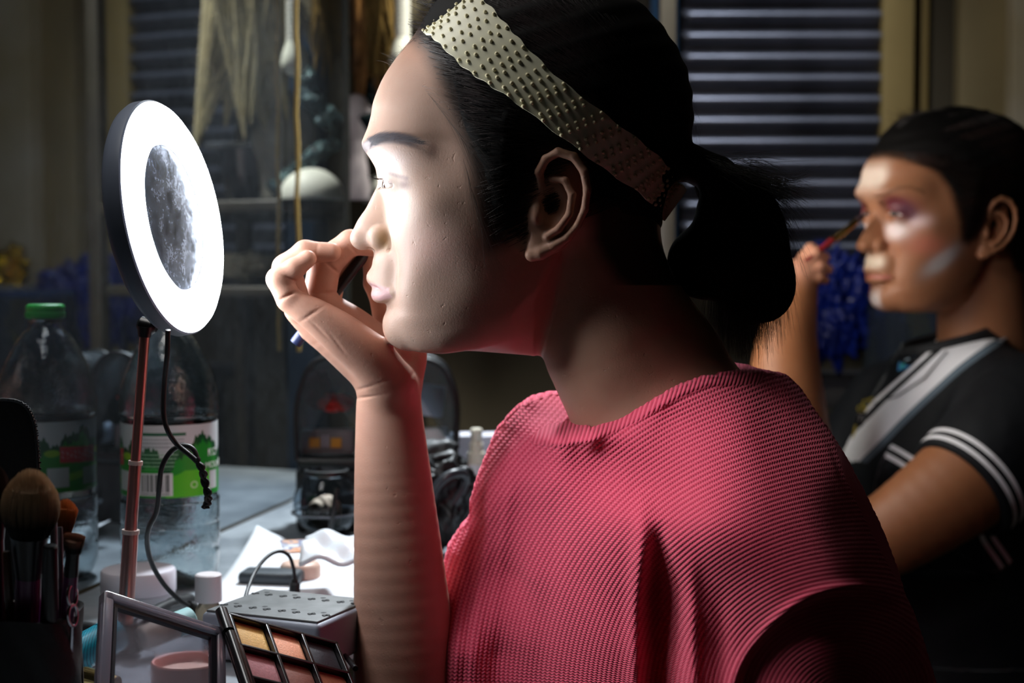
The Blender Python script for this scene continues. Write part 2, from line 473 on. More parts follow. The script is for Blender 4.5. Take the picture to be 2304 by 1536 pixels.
def add_ear(V, sg):
    f = lambda p: (p[0], p[1], (p[2]-14)*sg)
    V.ell((1250, 470, 211*sg), (56, 104, 13), 22, 'u', Matrix.Rotation(math.radians(12), 3, 'Z'))
    V.ell((1210, 556, 208*sg), (24, 22, 11), 12)                          # lobe
    V.chain([f(p) for p in EAR_RIM], [7, 8, 8.5, 9, 9.5, 9.5, 9, 8.5, 8, 8, 9, 12, 15, 15], 7, 4)
    V.ell((1240, 478, 236*sg), (30, 44, 26), 10, 's')                     # bowl of the ear
    V.chain([f(p) for p in [(1235, 415, 246), (1262, 420, 254), (1277, 450, 256), (1272, 490, 252), (1250, 520, 246), (1226, 536, 238)]], [6, 8, 8.5, 8.5, 8.5, 8], 7, 4)
    V.ell((1203, 490, 220*sg), (11, 19, 12), 10)                          # tragus
# ------------------------------------------------------------------ the person in front: pixel-sized units around the plane of the face
YM = 1.10
S = YM/F/math.cos(PITCH)
ZC = P(1152, 768, YM).z
def wpos(V):
    V = np.asarray(V, float)
    out = np.empty_like(V)
    out[:, 0] = (V[:, 0]-1152)*S; out[:, 1] = YM-V[:, 2]*S; out[:, 2] = ZC-(V[:, 1]-768)*S
    return out
def wp(x, y, w): return Vector(wpos([[x, y, w]])[0])
VOX = 3.0
NECK_F = [(700, 1000), (775, 1015), (788, 1040), (795, 1080), (812, 1120), (838, 1155), (872, 1180), (910, 1200), (950, 1213), (990, 1222), (1100, 1228), (1700, 1240)]
NECK_B = [(480, 1500), (560, 1500), (620, 1530), (660, 1565), (720, 1640), (780, 1735), (830, 1800), (900, 1850), (1000, 1900), (1700, 2000)]
def neck_sdf(x, y, w):
    d = sd_cone(x, y, w, (1330, 500, 0), (1410, 780, 0), 165, 172)
    d = comb(d, sd_cone(x, y, w, (1410, 780, 0), (1520, 1010, 0), 172, 215), 60, 'u')
    for sg in (1, -1):
        d = comb(d, sd_cone(x, y, w, (1490, 830, 20*sg), (1640, 1100, 250*sg), 75, 100), 110, 'u')
        d = comb(d, sd_cone(x, y, w, (1560, 1030, 60*sg), (1560, 1500, 90*sg), 170, 190), 90, 'u')
    yf = y.ravel()
    xf = smtab(yf, NECK_F).reshape(y.shape); xb = smtab(yf, NECK_B).reshape(y.shape)
    d = comb(d, (xf-x)*0.85, 90, 'i'); d = comb(d, (x-xb)*0.8, 70, 'i')
    return d.astype(np.float32)
def add_hand(V):
    def hc(pts, rs, k=0.0, kin=None, scl=(1, 1, 1)):
        q = [ip(*p) for p in pts]; kk = [(YM-p[2]*S)/YM for p in pts]
        V.chain(q, [r*t for r, t in zip(rs, kk)], k, kin, scl)
    # forearm and wrist
    hc([(905, 1680, -80), (908, 1500, -80), (897, 1300, -85), (884, 1100, -95), (876, 960, -105), (874, 890, -112)], [118, 116, 103, 88, 76, 70], 0, 30, (1, 1, 0.9))
    hc([(915, 1680, -90), (1180, 1400, -250), (1400, 1160, -300)], [104, 112, 125], 40, 30)
    # metacarpals, little finger first
    hc([(880, 868, -70), (830, 805, -45), (770, 755, -28), (712, 712, -14), (652, 676, -4)], [56, 52, 47, 38, 27], 30, 20)
    hc([(872, 870, -100), (790, 800, -95), (695, 725, -75), (668, 700, -62)], [52, 46, 33, 26], 22, 20)
    hc([(872, 870, -130), (790, 800, -130), (705, 744, -125)], [50, 44, 33], 22, 20)
    hc([(880, 868, -150), (800, 800, -165), (712, 752, -178)], [46, 40, 31], 22, 20)
    # ball of the thumb
    hc([(898, 860, -150), (905, 800, -185), (886, 742, -190), (872, 702, -185)], [52, 54, 44, 30], 30, 20)
    # fingers
    hc([(650, 670, -4), (628, 628, 0), (662, 606, -4), (694, 583, -12)], [29, 27, 24, 19.5], 8, 7)           # little
    hc([(672, 698, -62), (646, 606, -52), (688, 570, -50), (748, 570, -54)], [32, 31, 26, 21], 6, 9)           # ring
    hc([(708, 735, -122), (732, 598, -108), (790, 551, -100), (838, 562, -118)], [38, 36, 28, 21], 6, 9)        # middle
    hc([(722, 745, -176), (752, 612, -168), (800, 566, -160), (842, 578, -150)], [34, 31, 24, 18], 6, 9)        # index
    hc([(884, 735, -186), (868, 695, -186), (846, 645, -176), (836, 596, -160)], [40, 31, 27, 20], 12, 8)       # thumb
    # middle of the palm behind the little-finger edge
    hc([(872, 805, -125), (800, 742, -118), (738, 697, -112)], [46, 41, 33], 18, 20)
    # creases pressed into the skin
    for c, n, r, d, t in [((648, 664, 20), (0.48, 0.88, 0), 24, 5.0, 3.0), ((657, 627, 18), (-0.43, 0.9, 0), 18, 4.0, 2.6), ((750, 608, -84), (-0.67, 0.74, 0), 22, 5.0, 2.8),
                          ((794, 563, -84), (-0.8, 0.6, 0), 18, 3.5, 2.4), ((742, 662, -86), (0.02, 1, 0), 34, 5.0, 3.0), ((716, 566, -42), (0.99, 0.1, 0), 18, 2.5, 2.4),
                          ((824, 896, -60), (0.22, 0.97, 0), 46, 3.0, 3.0), ((838, 868, -48), (0.35, 0.94, 0), 44, 2.5, 3.4), ((720, 742, 20), (0.72, -0.69, 0), 30, 1.8, 3.0),
                          ((760, 772, 12), (0.8, -0.6, 0), 30, 1.6, 3.0), ((700, 706, 24), (0.55, 0.83, 0), 34, 2.2, 3.2), ((930, 840, -60), (0.9, 0.3, 0), 26, 2.5, 3.0)]:
        c = ip(*c)
        def dent(x, y, w, c=c, n=n, r=r, d=d, t=t):
            D2 = (x-c[0])**2+(y-c[1])**2+(w-c[2])**2; pl = (x-c[0])*n[0]+(y-c[1])*n[1]+(w-c[2])*n[2]
            return (d*np.exp(-(pl/t)**2)*np.exp(-D2/(r*r))).astype(np.float32)
        sl = V.sl([q-2.2*r for q in c], [q+2.2*r for q in c]); V.f[sl] += dent(*V.co(sl))
def skin_paint(Vv):
    pass
def build_body():
    V = Vol((560, -60, -400), (2000, 1640, 300), VOX)
    V.apply(neck_sdf, [900, 380, -400], [2000, 1640, 300])
    H = Vol((560, -60, -400), (2000, 1640, 300), VOX) if False else None
    V2 = V.f.copy()
    V.f[:] = 60.0
    add_head(V)
    V.f[:] = comb(V.f, V2, 34, 'u'); del V2
    add_hand(V)
    # ear canal shadow side stays as modelled
    return V.mesh()
# ------------------------------------------------------------------ skin paint, eyes, brows, hair, headband, jumper of the person in front
def ip(px, py, w):
    """picture position + sideways offset -> body units (undoes the perspective)"""
    k = (YM-w*S)/YM
    return (1152+(px-1152)*k, 768+(py-768)*k, w)
def smooth(a, b, x):
    t = np.clip((x-a)/(b-a), 0, 1); return t*t*(3-2*t)
def seg_dist(X, Y, poly):
    d = np.full(np.broadcast(X, Y).shape, 1e9)
    for (ax, ay), (bx, by) in zip(poly[:-1], poly[1:]):
        vx, vy = bx-ax, by-ay; t = np.clip(((X-ax)*vx+(Y-ay)*vy)/(vx*vx+vy*vy+1e-9), 0, 1)
        d = np.minimum(d, np.hypot(X-ax-vx*t, Y-ay-vy*t))
    return d
def inside(X, Y, poly):
    r = np.zeros(np.broadcast(X, Y).shape, bool); n = len(poly)
    for i in range(n):
        ax, ay = poly[i]; bx, by = poly[(i+1) % n]
        c = ((ay > Y) != (by > Y)) & (X < (bx-ax)*(Y-ay)/((by-ay) if by != ay else 1e-9)+ax)
        r ^= c
    return r
def rbf(pts):
    p = np.array(pts, float); c = p[:, :2]/100.0; n = len(c)
    def U(r2): return 0.5*r2*np.log(r2+1e-9)
    K = U(((c[:, None]-c[None])**2).sum(-1)) + np.eye(n)*0.03
    A = np.zeros((n+3, n+3)); A[:n, :n] = K; A[:n, n] = 1; A[:n, n+1:] = c; A[n, :n] = 1; A[n+1:, :n] = c.T
    w = np.linalg.solve(A, np.concatenate([p[:, 2], [0, 0, 0]]))
    def f(X, Y):
        X = X/100.0; Y = Y/100.0; o = w[n]+w[n+1]*X+w[n+2]*Y
        for i in range(n): o = o + w[i]*U((X-c[i, 0])**2+(Y-c[i, 1])**2)
        return o
    return f
def mixc(c, m, col): return c*(1-m[:, None])+np.array(col)[None]*m[:, None]
def lin(r, g, b): return rgb(r, g, b)[:3]

HAIR_REG = [(915, 60), (940, 100), (975, 140), (1000, 190), (1022, 250), (1052, 330), (1078, 420), (1094, 500), (1108, 556), (1135, 545), (1165, 470), (1190, 400), (1215, 352),
            (1260, 332), (1305, 352), (1330, 430), (1335, 540), (1380, 620), (1480, 690), (1640, 700), (1700, 300), (1600, -150), (900, -150)]
BROW = [(829, 341), (850, 331), (871, 325), (900, 325), (931, 331), (962, 340)]
def paint_face(V, style, HAIR_REG=HAIR_REG):
    x, y, w = V[:, 0], V[:, 1], V[:, 2]; q = np.abs(w)
    n = len(x)
    if style == 'front':
        c = np.tile(np.array(lin(180, 138, 116)), (n, 1))
        face = smooth(1180, 1020, x)*smooth(800, 770, y)*smooth(60, 150, y)*(x > 790)
        face *= 1-((w < -100) & (x < 900) & (y > 535))*smooth(0, 1, (900-x)/8.0)*0
        hand = ((w < -70) & (q > skull_w(x, y)+5) & (y > 530) & (x < 1010)) | (x < 790) | (y > 797) & (x < 1010) | (y > 690) & (x < smtab(y, FACE_X)-4)
        face = np.where(hand, 0, face)
        c = mixc(c, face*0.9, lin(182, 152, 136))
        c = mixc(c, np.where(hand | (y > 800) & (x < 1100), 1, 0)*0.85, lin(204, 156, 136))
        # uncovered strip at the hairline, lid and under-eye powder, nose shade
        c = mixc(c, face*0.7*np.exp(-((x-960)/60)**2-((y-130)/70)**2), lin(170, 118, 90))
        c = mixc(c, face*0.8*np.exp(-((x-905)/50)**2-((y-372)/26)**2-((q-110)/60)**2), lin(222, 206, 206))
        c = mixc(c, face*0.8*np.exp(-((x-900)/30)**2-((y-470)/60)**2), lin(232, 222, 208))
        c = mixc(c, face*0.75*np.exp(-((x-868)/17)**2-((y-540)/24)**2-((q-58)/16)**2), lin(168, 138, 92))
        c = mixc(c, face*0.5*np.exp(-((x-985)/60)**2-((y-560)/50)**2), lin(206, 164, 154))
        lipm = smooth(10, 2, seg_dist(x, y, [(836, 640), (852, 645), (872, 650), (886, 655)]))*(y < 650)*smooth(625, 640, y+0.2*(x-836))*(q < 82)
        low = smooth(14, 8, seg_dist(x, y, [(846, 662), (858, 664), (872, 661), (884, 657)]))*(y > 644)*(q < 82)
        c = mixc(c, np.clip(lipm+low, 0, 1)*(x > 820)*np.where(hand, 0, 1)*0.75, lin(200, 158, 162))
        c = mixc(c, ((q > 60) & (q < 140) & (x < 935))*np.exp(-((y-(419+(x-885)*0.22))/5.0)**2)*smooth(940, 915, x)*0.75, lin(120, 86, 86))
        bw = smooth(17, 7, seg_dist(x, y, BROW))*smooth(975, 930, x)*(q > 14)
        c = mixc(c, bw*np.where(hand, 0, 1)*0.8, lin(58, 54, 66))
        c = mixc(c, (q > 60)*smooth(7, 1, seg_dist(x, y, [(866, 392), (885, 397), (905, 405), (928, 412)]))*0.6, lin(112, 92, 96))  # shade of the upper lid crease, painted into the skin colour
        c = mixc(c, (q > 100)*np.exp(-((x-922)/14)**2-((y-425)/12)**2)*0.8, lin(96, 58, 54))  # painted wrinkle shade at the outer corner of the eye
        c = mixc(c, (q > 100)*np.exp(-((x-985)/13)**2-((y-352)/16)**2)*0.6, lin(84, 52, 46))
        c = mixc(c, smooth(14, 4, np.hypot(x-820, y-360)), lin(120, 80, 60))*1.0
        c = mixc(c, smooth(34, -14, seg_dist(x, y, HAIR_REG+HAIR_REG[:1])*np.where(inside(x, y, HAIR_REG), -1, 1))*np.where(hand, 0, 1)*(y < 640)*(q < 236)*0.93, lin(20, 15, 14))
        return c
    c = np.tile(np.array(lin(170, 116, 82)), (n, 1))
    g = lambda cx, cy, sx, sy: np.exp(-((x-cx)/sx)**2-((y-cy)/sy)**2)
    white = lin(236, 214, 196)
    c = mixc(c, np.clip(1.3*g(832, 268, 60, 58)*smooth(120, 60, q), 0, 1), white)
    c = mixc(c, np.clip(1.4*np.exp(-((q-95)/50)**2-((y-480-0.0*x)/32)**2)*smooth(870, 882, x)*smooth(1000, 930, x), 0, 1), lin(240, 222, 218))
    c = mixc(c, np.clip(1.2*np.exp(-((q-160)/40)**2-((y-445)/26)**2)*smooth(900, 930, x)*smooth(1020, 960, x), 0, 1), lin(236, 206, 204))
    c = mixc(c, np.clip(1.3*g(838, 598, 46, 24)*smooth(85, 50, q), 0, 1), lin(232, 212, 188))
    c = mixc(c, np.clip(1.3*g(866, 742, 30, 34)*smooth(44, 20, q), 0, 1), lin(230, 214, 206))
    c = mixc(c, np.clip(1.5*np.exp(-(((x-1036)-(y-592)*-0.55)/40)**2-(((y-592)+(x-1036)*0.3)/40)**2), 0, 1)*0.9, lin(206, 200, 198))
    c = mixc(c, np.clip(1.2*g(975, 535, 60, 40), 0, 1)*0.7, lin(196, 116, 96))
    c = mixc(c, np.clip(1.5*np.exp(-((q-118)/52)**2-((y-388)/34)**2)*smooth(1000, 950, x)*(y < 440), 0, 1)*0.95, lin(104, 36, 50))
    c = mixc(c, np.clip(1.4*np.exp(-((q-150)/26)**2-((y-415)/30)**2)*smooth(1000, 950, x), 0, 1)*0.9, lin(84, 34, 52))
    c = mixc(c, np.clip(1.4*np.exp(-((q-60)/18)**2-((y-372)/30)**2)*(x > 846), 0, 1)*0.8, lin(92, 52, 32))
    bw = smooth(10, 3, seg_dist(x, y, [(838, 352), (850, 338), (871, 325), (900, 321), (931, 331), (950, 342)]))*(q > 34)
    c = mixc(c, bw*0.65, lin(112, 78, 52))
    c = mixc(c, smooth(26, -14, seg_dist(x, y, HAIR_REG+HAIR_REG[:1])*np.where(inside(x, y, HAIR_REG), -1, 1))*(y < 640)*(q < 236)*0.93, lin(26, 18, 15))
    lip = smooth(12, 6, seg_dist(x, y, [(838, 655), (856, 656), (884, 656)]))*(q < 82)*(x > 820)
    c = mixc(c, lip*0.8, lin(178, 104, 92))
    return c
def skin_material(name, pores=1.0, sss=0.04):
    m = mat(name, rgb(200, 150, 125), 0.5, spec=0.35); t = NT(m)
    a = t.n('ShaderNodeAttribute', attribute_name='Col')
    nz = t.noise(60, 4); n2 = t.noise(700, 2)
    mx = t.n('ShaderNodeMixRGB', blend_type='MULTIPLY', i_Fac=0.22)
    t.l(a.outputs['Color'], mx.inputs[1]); t.l(t.ramp(nz.outputs[0], [(0.3, (0.75, 0.62, 0.58, 1)), (0.65, (1, 1, 1, 1))]), mx.inputs[2])
    t.base(mx.outputs[0])
    vor = t.n('ShaderNodeTexVoronoi', i_Scale=900.0); t.l(t.obj(), vor.inputs['Vector'])
    b1 = t.bump(n2.outputs[0], 0.22*pores, 0.0004)
    b2 = t.bump(vor.outputs[0], 0.12*pores, 0.0003, b1)
    # scattered pits of old scars
    ns = t.noise(170, 2, 0.6); pit = t.ramp(ns.outputs[0], [(0.24, (0, 0, 0, 1)), (0.33, (1, 1, 1, 1))])
    t.normal(t.bump(pit, 0.25*pores, 0.0008, b2))
    t.b.inputs['Subsurface Weight'].default_value = sss*3
    t.b.inputs['Subsurface Radius'].default_value = (1.0, 0.35, 0.2); t.b.inputs['Subsurface Scale'].default_value = 0.003
    return m
def eye_mesh(centre, r, gaze, name, parent, wfun):
    """sphere painted with iris and pupil"""
    bm = bmesh.new(); bmesh.ops.create_uvsphere(bm, u_segments=64, v_segments=48, radius=1.0)
    D = np.array([v.co[:] for v in bm.verts]); Fc = [[v.index for v in f.verts] for f in bm.faces]; bm.free()
    g = np.array(gaze, float); g /= np.linalg.norm(g)
    ang = np.arccos(np.clip(D @ g, -1, 1))
    R = r*(1+0.07*np.exp(-(ang/0.42)**2))
    Vl = np.array(centre)+D*R[:, None]
    me = bpy.data.meshes.new(name); me.from_pydata([tuple(v) for v in wfun(Vl)], [], Fc)
    me.polygons.foreach_set('use_smooth', [True]*len(Fc))
    c = np.tile(np.array(lin(226, 214, 208)), (len(D), 1))
    c = mixc(c, smooth(0.55, 0.47, ang), lin(62, 36, 24)); c = mixc(c, smooth(0.23, 0.18, ang), (0.002, 0.002, 0.002))
    set_col(me, 'Col', c)
    m = mat('eye_'+name, rough=0.15, spec=0.35); t = NT(m); t.base(t.n('ShaderNodeAttribute', attribute_name='Col').outputs['Color'])
    return link_mesh(name, me, m, parent)
def strands(name, L, rad, m, parent, sides=3):
    """L: N x K x 3 world polylines -> one mesh of thin tapering tubes"""
    L = np.asarray(L, float); N, K, _ = L.shape
    T = np.gradient(L, axis=1); T /= np.linalg.norm(T, axis=2, keepdims=True)+1e-12
    ref = np.zeros_like(T); ref[..., 1] = 1; bad = np.abs(T[..., 1]) > 0.9; ref[bad] = (1, 0, 0)
    U = np.cross(T, ref); U /= np.linalg.norm(U, axis=2, keepdims=True)+1e-12; W = np.cross(T, U)
    taper = np.linspace(1, 0.25, K)[None, :, None]*(rad if np.isscalar(rad) else np.asarray(rad)[:, None, None])
    rings = [L+taper*(U*math.cos(a)+W*math.sin(a)) for a in [2*math.pi*i/sides for i in range(sides)]]
    Vv = np.stack(rings, 2).reshape(-1, 3)
    base = (np.arange(N)[:, None]*K+np.arange(K-1)[None])*sides
    fs = []
    for i in range(sides):
        j = (i+1) % sides
        fs.append(np.stack([base+i, base+j, base+sides+j, base+sides+i], -1).reshape(-1, 4))
    return tag(link_mesh(name, arr_mesh(name, Vv, np.vstack(fs)), m, parent), kind='stuff')
def hair_material(name, c=(42, 36, 36), rough=0.28):
    m = mat(name, rgb(*c), rough, spec=0.6); t = NT(m)
    n = t.noise(25, 3); t.base(t.ramp(n.outputs[0], [(0.35, rgb(*[q*0.6 for q in c])), (0.7, rgb(*[min(255, q*1.7) for q in c]))]))
    return m

def skull_w(x, y, off=0.0):
    """half width of the skull shape at profile positions (numpy 1-D), 0 outside"""
    x = np.asarray(x, float); y = np.asarray(y, float); o = np.argsort(y)
    xf, xb = smtab(y, FACE_X), smtab(y, BACK_X); W = gtab(y, WID, 16.0); xm = gtab(y, MAXX); e = gtab(y, EXPO)
    t = np.where(x < xm, 1-(x-xf)/np.maximum(xm-xf, 20), 1-(xb-x)/np.maximum(xb-xm, 20))
    ee = np.where(x < xm, e, 2.2)
    g = np.clip(1-t*np.abs(t), 0, 1)
    return np.where(y < -38, 0, W*g**(1/ee))+off*np.sqrt(g)

def build_hair(parent, wf, tail=True, seed=3, m=None, seg=1.0, REG=None, HL=None):
    HAIR_REG = REG or globals()['HAIR_REG']
    rng = np.random.default_rng(seed)
    V = Vol((880, -90, -320), (1900, 800, 320), 5.0)
    gx, gy = V.ax[0][:, None], V.ax[1][None, :]
    reg = seg_dist(gx, gy, HAIR_REG+HAIR_REG[:1])*np.where(inside(gx, gy, HAIR_REG), -1, 1)
    th = 1+21*smooth(0, 130, -reg)
    reg3 = reg[:, :, None].astype(np.float32); th3 = th[:, :, None].astype(np.float32)
    def cap(x, y, w):
        q = np.abs(w)
        d = skull_raw(x, y, q)-th3
        d = d + 1.6*np.sin((y*0.8+x*0.25)/7.0)*np.clip(-reg3/60, 0, 1)
        return comb(d, reg3*0.35, 20, 'i').astype(np.float32)
    sl = (slice(None),)*3
    V.f[:] = cap(*V.co(sl))
    if tail:
        V.chain([(1470, 360, 0), (1560, 372, 0), (1610, 395, 0)], [42, 40, 44], 18, 6)
        V.ell((1560, 372, 0), (26, 44, 44), 6)                       # the tie
        V.ell((1668, 545, 0), (104, 166, 80), 26, 'u', Matrix.Rotation(math.radians(-12), 3, 'Z'))
        V.ell((1715, 640, 0), (74, 86, 60), 26)
        V.ell((1590, 590, 0), (90, 85, 70), 30)
        V.ell((1516, 462, 0), (39, 52, 140), 8, 's')
    else:
        V.ell((1540, 420, 0), (95, 150, 120), 60); V.ell((1560, 640, 0), (70, 90, 80), 40)
    hv, hq = V.mesh()
    m = m or hair_material('black_hair')
    o = link_mesh('hair', arr_mesh('hair', wf(hv), hq), mat('hair_mass', rgb(11, 9, 8), 0.75, spec=0.15), parent)
    # combed strands lying on the cap
    N = int(2600*seg); K = 16
    t0 = rng.uniform(0, 1, N)
    hl = spline(HL or [(918, 62), (948, 108), (985, 152), (1008, 205), (1030, 262), (1058, 335), (1085, 425), (1100, 500), (1120, 545)], 10)
    k = t0*(len(hl)-1); i0 = np.floor(k).astype(int).clip(0, len(hl)-2); fr = (k-i0)[:, None]
    st = hl[i0]*(1-fr)+hl[i0+1]*fr
    top = rng.uniform(0, 1, N) < 0.35
    st[top] = np.stack([rng.uniform(930, 1300, top.sum()), rng.uniform(-30, 60, top.sum())], 1)
    st += rng.normal(0, 9, st.shape)
    st[:, 0] += np.abs(rng.normal(0, 60, N))*(~top)
    en = np.stack([rng.uniform(1470, 1540, N), 370+rng.normal(0, 26, N)], 1)
    s = np.linspace(0, 1, K)[None, :, None]
    L2 = st[:, None, :]*(1-s)+en[:, None, :]*s
    bow = rng.normal(-10, 14, N)[:, None]-24*smooth(100, 0, st[:, 1])[:, None]
    L2[:, :, 1] += bow*np.sin(np.pi*s[..., 0])
    L2 += np.cumsum(rng.normal(0, 0.8, L2.shape), 1)
    xx, yy = L2[..., 0].ravel(), L2[..., 1].ravel()
    off = 1+21*smooth(0, 130, seg_dist(xx, yy, HAIR_REG[:19])*np.where(inside(xx, yy, HAIR_REG), 1, -1))
    w = skull_w(xx, yy, 0)+off*0.97+np.repeat(rng.uniform(-2, 5, N), K)
    side = np.repeat(np.where(rng.uniform(0, 1, N) < 0.75, 1, -1), K)
    pts = np.stack([xx, yy, w*side], 1)
    strands('hair_strands', wf(pts).reshape(N, K, 3), 0.00016*seg**-0.3, m, o)
    # wisps on the temple and along the forehead
    pol = []
    for i in range(int(110*seg)):
        a = rng.uniform(0, 1)
        if a < 0.5:
            u = rng.uniform(0, 1); x0, y0 = 960+100*u, 215+135*u; x1, y1 = x0+rng.uniform(60, 130), y0+rng.uniform(60, 190)*(0.5+u)
            bend = rng.uniform(-26, 6)
        elif a < 0.75:
            u = rng.uniform(0, 1); x0, y0 = 1040+50*u, 340+170*u; x1, y1 = x0+rng.uniform(10, 60), y0+rng.uniform(80, 170); bend = rng.uniform(5, 30)
        else:
            u = rng.uniform(0, 1); x0, y0 = 952-70*u, 92+62*u; x1, y1 = x0-rng.uniform(8, 34), y0-rng.uniform(-16, 20); bend = rng.uniform(-8, 8)
        s = np.linspace(0, 1, 12); x = x0+(x1-x0)*s; y = y0+(y1-y0)*s+bend*np.sin(np.pi*s)
        q = np.maximum(skull_w(x, y), 4)+4+rng.uniform(0, 7)*np.sin(np.pi*s)+(12*s if a >= 0.75 else 0)
        sd = 1 if rng.uniform() < 0.8 else -1
        pol.append(np.stack([x, y, q*sd], 1))
    pol = np.array(pol)
    if seg >= 1:
        tag(strands('loose_strands', wf(pol.reshape(-1, 3)).reshape(pol.shape), 0.00009, mat('lit_fine_hair', rgb(120, 110, 104), 0.4), o), kind='stuff')  # lighter colour stands in for light caught by the black wisps
    if tail:
        N = 2600; K = 14
        a = rng.uniform(0, 2*np.pi, N); st = np.stack([1560+10*np.cos(a), 372+34*np.sin(a), 34*np.cos(a)], 1)
        ang = rng.uniform(0, 1, N)
        ex = 1600+212*ang+rng.normal(0, 16, N); ey = 750-6*ang-300*smooth(0.7, 1, ang)+rng.normal(0, 24, N)+30*np.sin(ang*5)
        en = np.stack([ex, ey, rng.normal(0, 45, N)], 1)
        mid = np.stack([1610+170*ang**0.8, 420+90*(1-ang), st[:, 2]+rng.normal(0, 50, N)], 1)
        s = np.linspace(0, 1, K)[None, :, None]
        T3 = (1-s)**2*st[:, None]+2*s*(1-s)*mid[:, None]+s*s*en[:, None]
        T3 += np.cumsum(rng.normal(0, 1.0, T3.shape), 1)
        strands('ponytail_strands', wf(T3.reshape(-1, 3)).reshape(T3.shape), 0.00017, m, o)
        # stray ends blown backwards
        N = 170
        st = np.stack([rng.uniform(1580, 1700, N), 350+rng.uniform(0, 50, N), rng.normal(0, 30, N)], 1)
        L = rng.uniform(60, 175, N)
        en = st+np.stack([L, L*rng.uniform(0.0, 0.75, N)-10, rng.normal(0, 14, N)], 1)
        mid = (st+en)/2+np.stack([0*L, -rng.uniform(0, 26, N), 0*L], 1)
        T3 = (1-s)**2*st[:, None]+2*s*(1-s)*mid[:, None]+s*s*en[:, None]
        strands('stray_strands', wf(T3.reshape(-1, 3)).reshape(T3.shape), 0.00013, mat('lit_stray_hair', rgb(96, 90, 88), 0.35), o)  # flyaways coloured grey so the black hair looks lit
        N = 60; st = np.stack([rng.uniform(1440, 1530, N), rng.uniform(10, 260, N), rng.normal(0, 25, N)], 1)
        st[:, 0] = smtab(np.sort(st[:, 1]), BACK_X)[np.argsort(np.argsort(st[:, 1]))]+8
        en = st+np.stack([rng.uniform(8, 42, N), rng.uniform(20, 110, N), rng.normal(0, 10, N)], 1)
        mid = (st+en)/2+np.stack([rng.uniform(6, 26, N), 0*st[:, 0], 0*st[:, 0]], 1)
        T3 = (1-s)**2*st[:, None]+2*s*(1-s)*mid[:, None]+s*s*en[:, None]
        strands('fine_strands', wf(T3.reshape(-1, 3)).reshape(T3.shape), 0.00009, m, o)
    return o
def short_hairs(name, curve, n, ln, ang, rad, wf, parent, m, seed, spread=8, lift=3, sides=(1, -1)):
    rng = np.random.default_rng(seed); c = spline(curve, 10); P3 = []
    for sg in sides:
        for i in range(n):
            k = rng.uniform(0, len(c)-1.01); j = int(k); p = c[j]*(1-k+j)+c[j+1]*(k-j); u = k/(len(c)-1)
            th = (1-u*0.75)*spread
            x0, y0 = p[0]+rng.normal(0, 2), p[1]+rng.uniform(-th, th)
            a = ang+rng.normal(0, 0.18)+0.6*(1-u)*(-1)
            s = np.linspace(0, 1, 5); x = x0+np.cos(a)*ln*s*(0.7+0.5*rng.uniform()); y = y0+np.sin(a)*ln*s
            P3.append(np.stack([x, y, (np.maximum(skull_w(x+3, y), 12)+lift+2*s)*sg], 1))
    P3 = np.array(P3)
    return strands(name, wf(P3.reshape(-1, 3)).reshape(P3.shape), rad, m, parent)

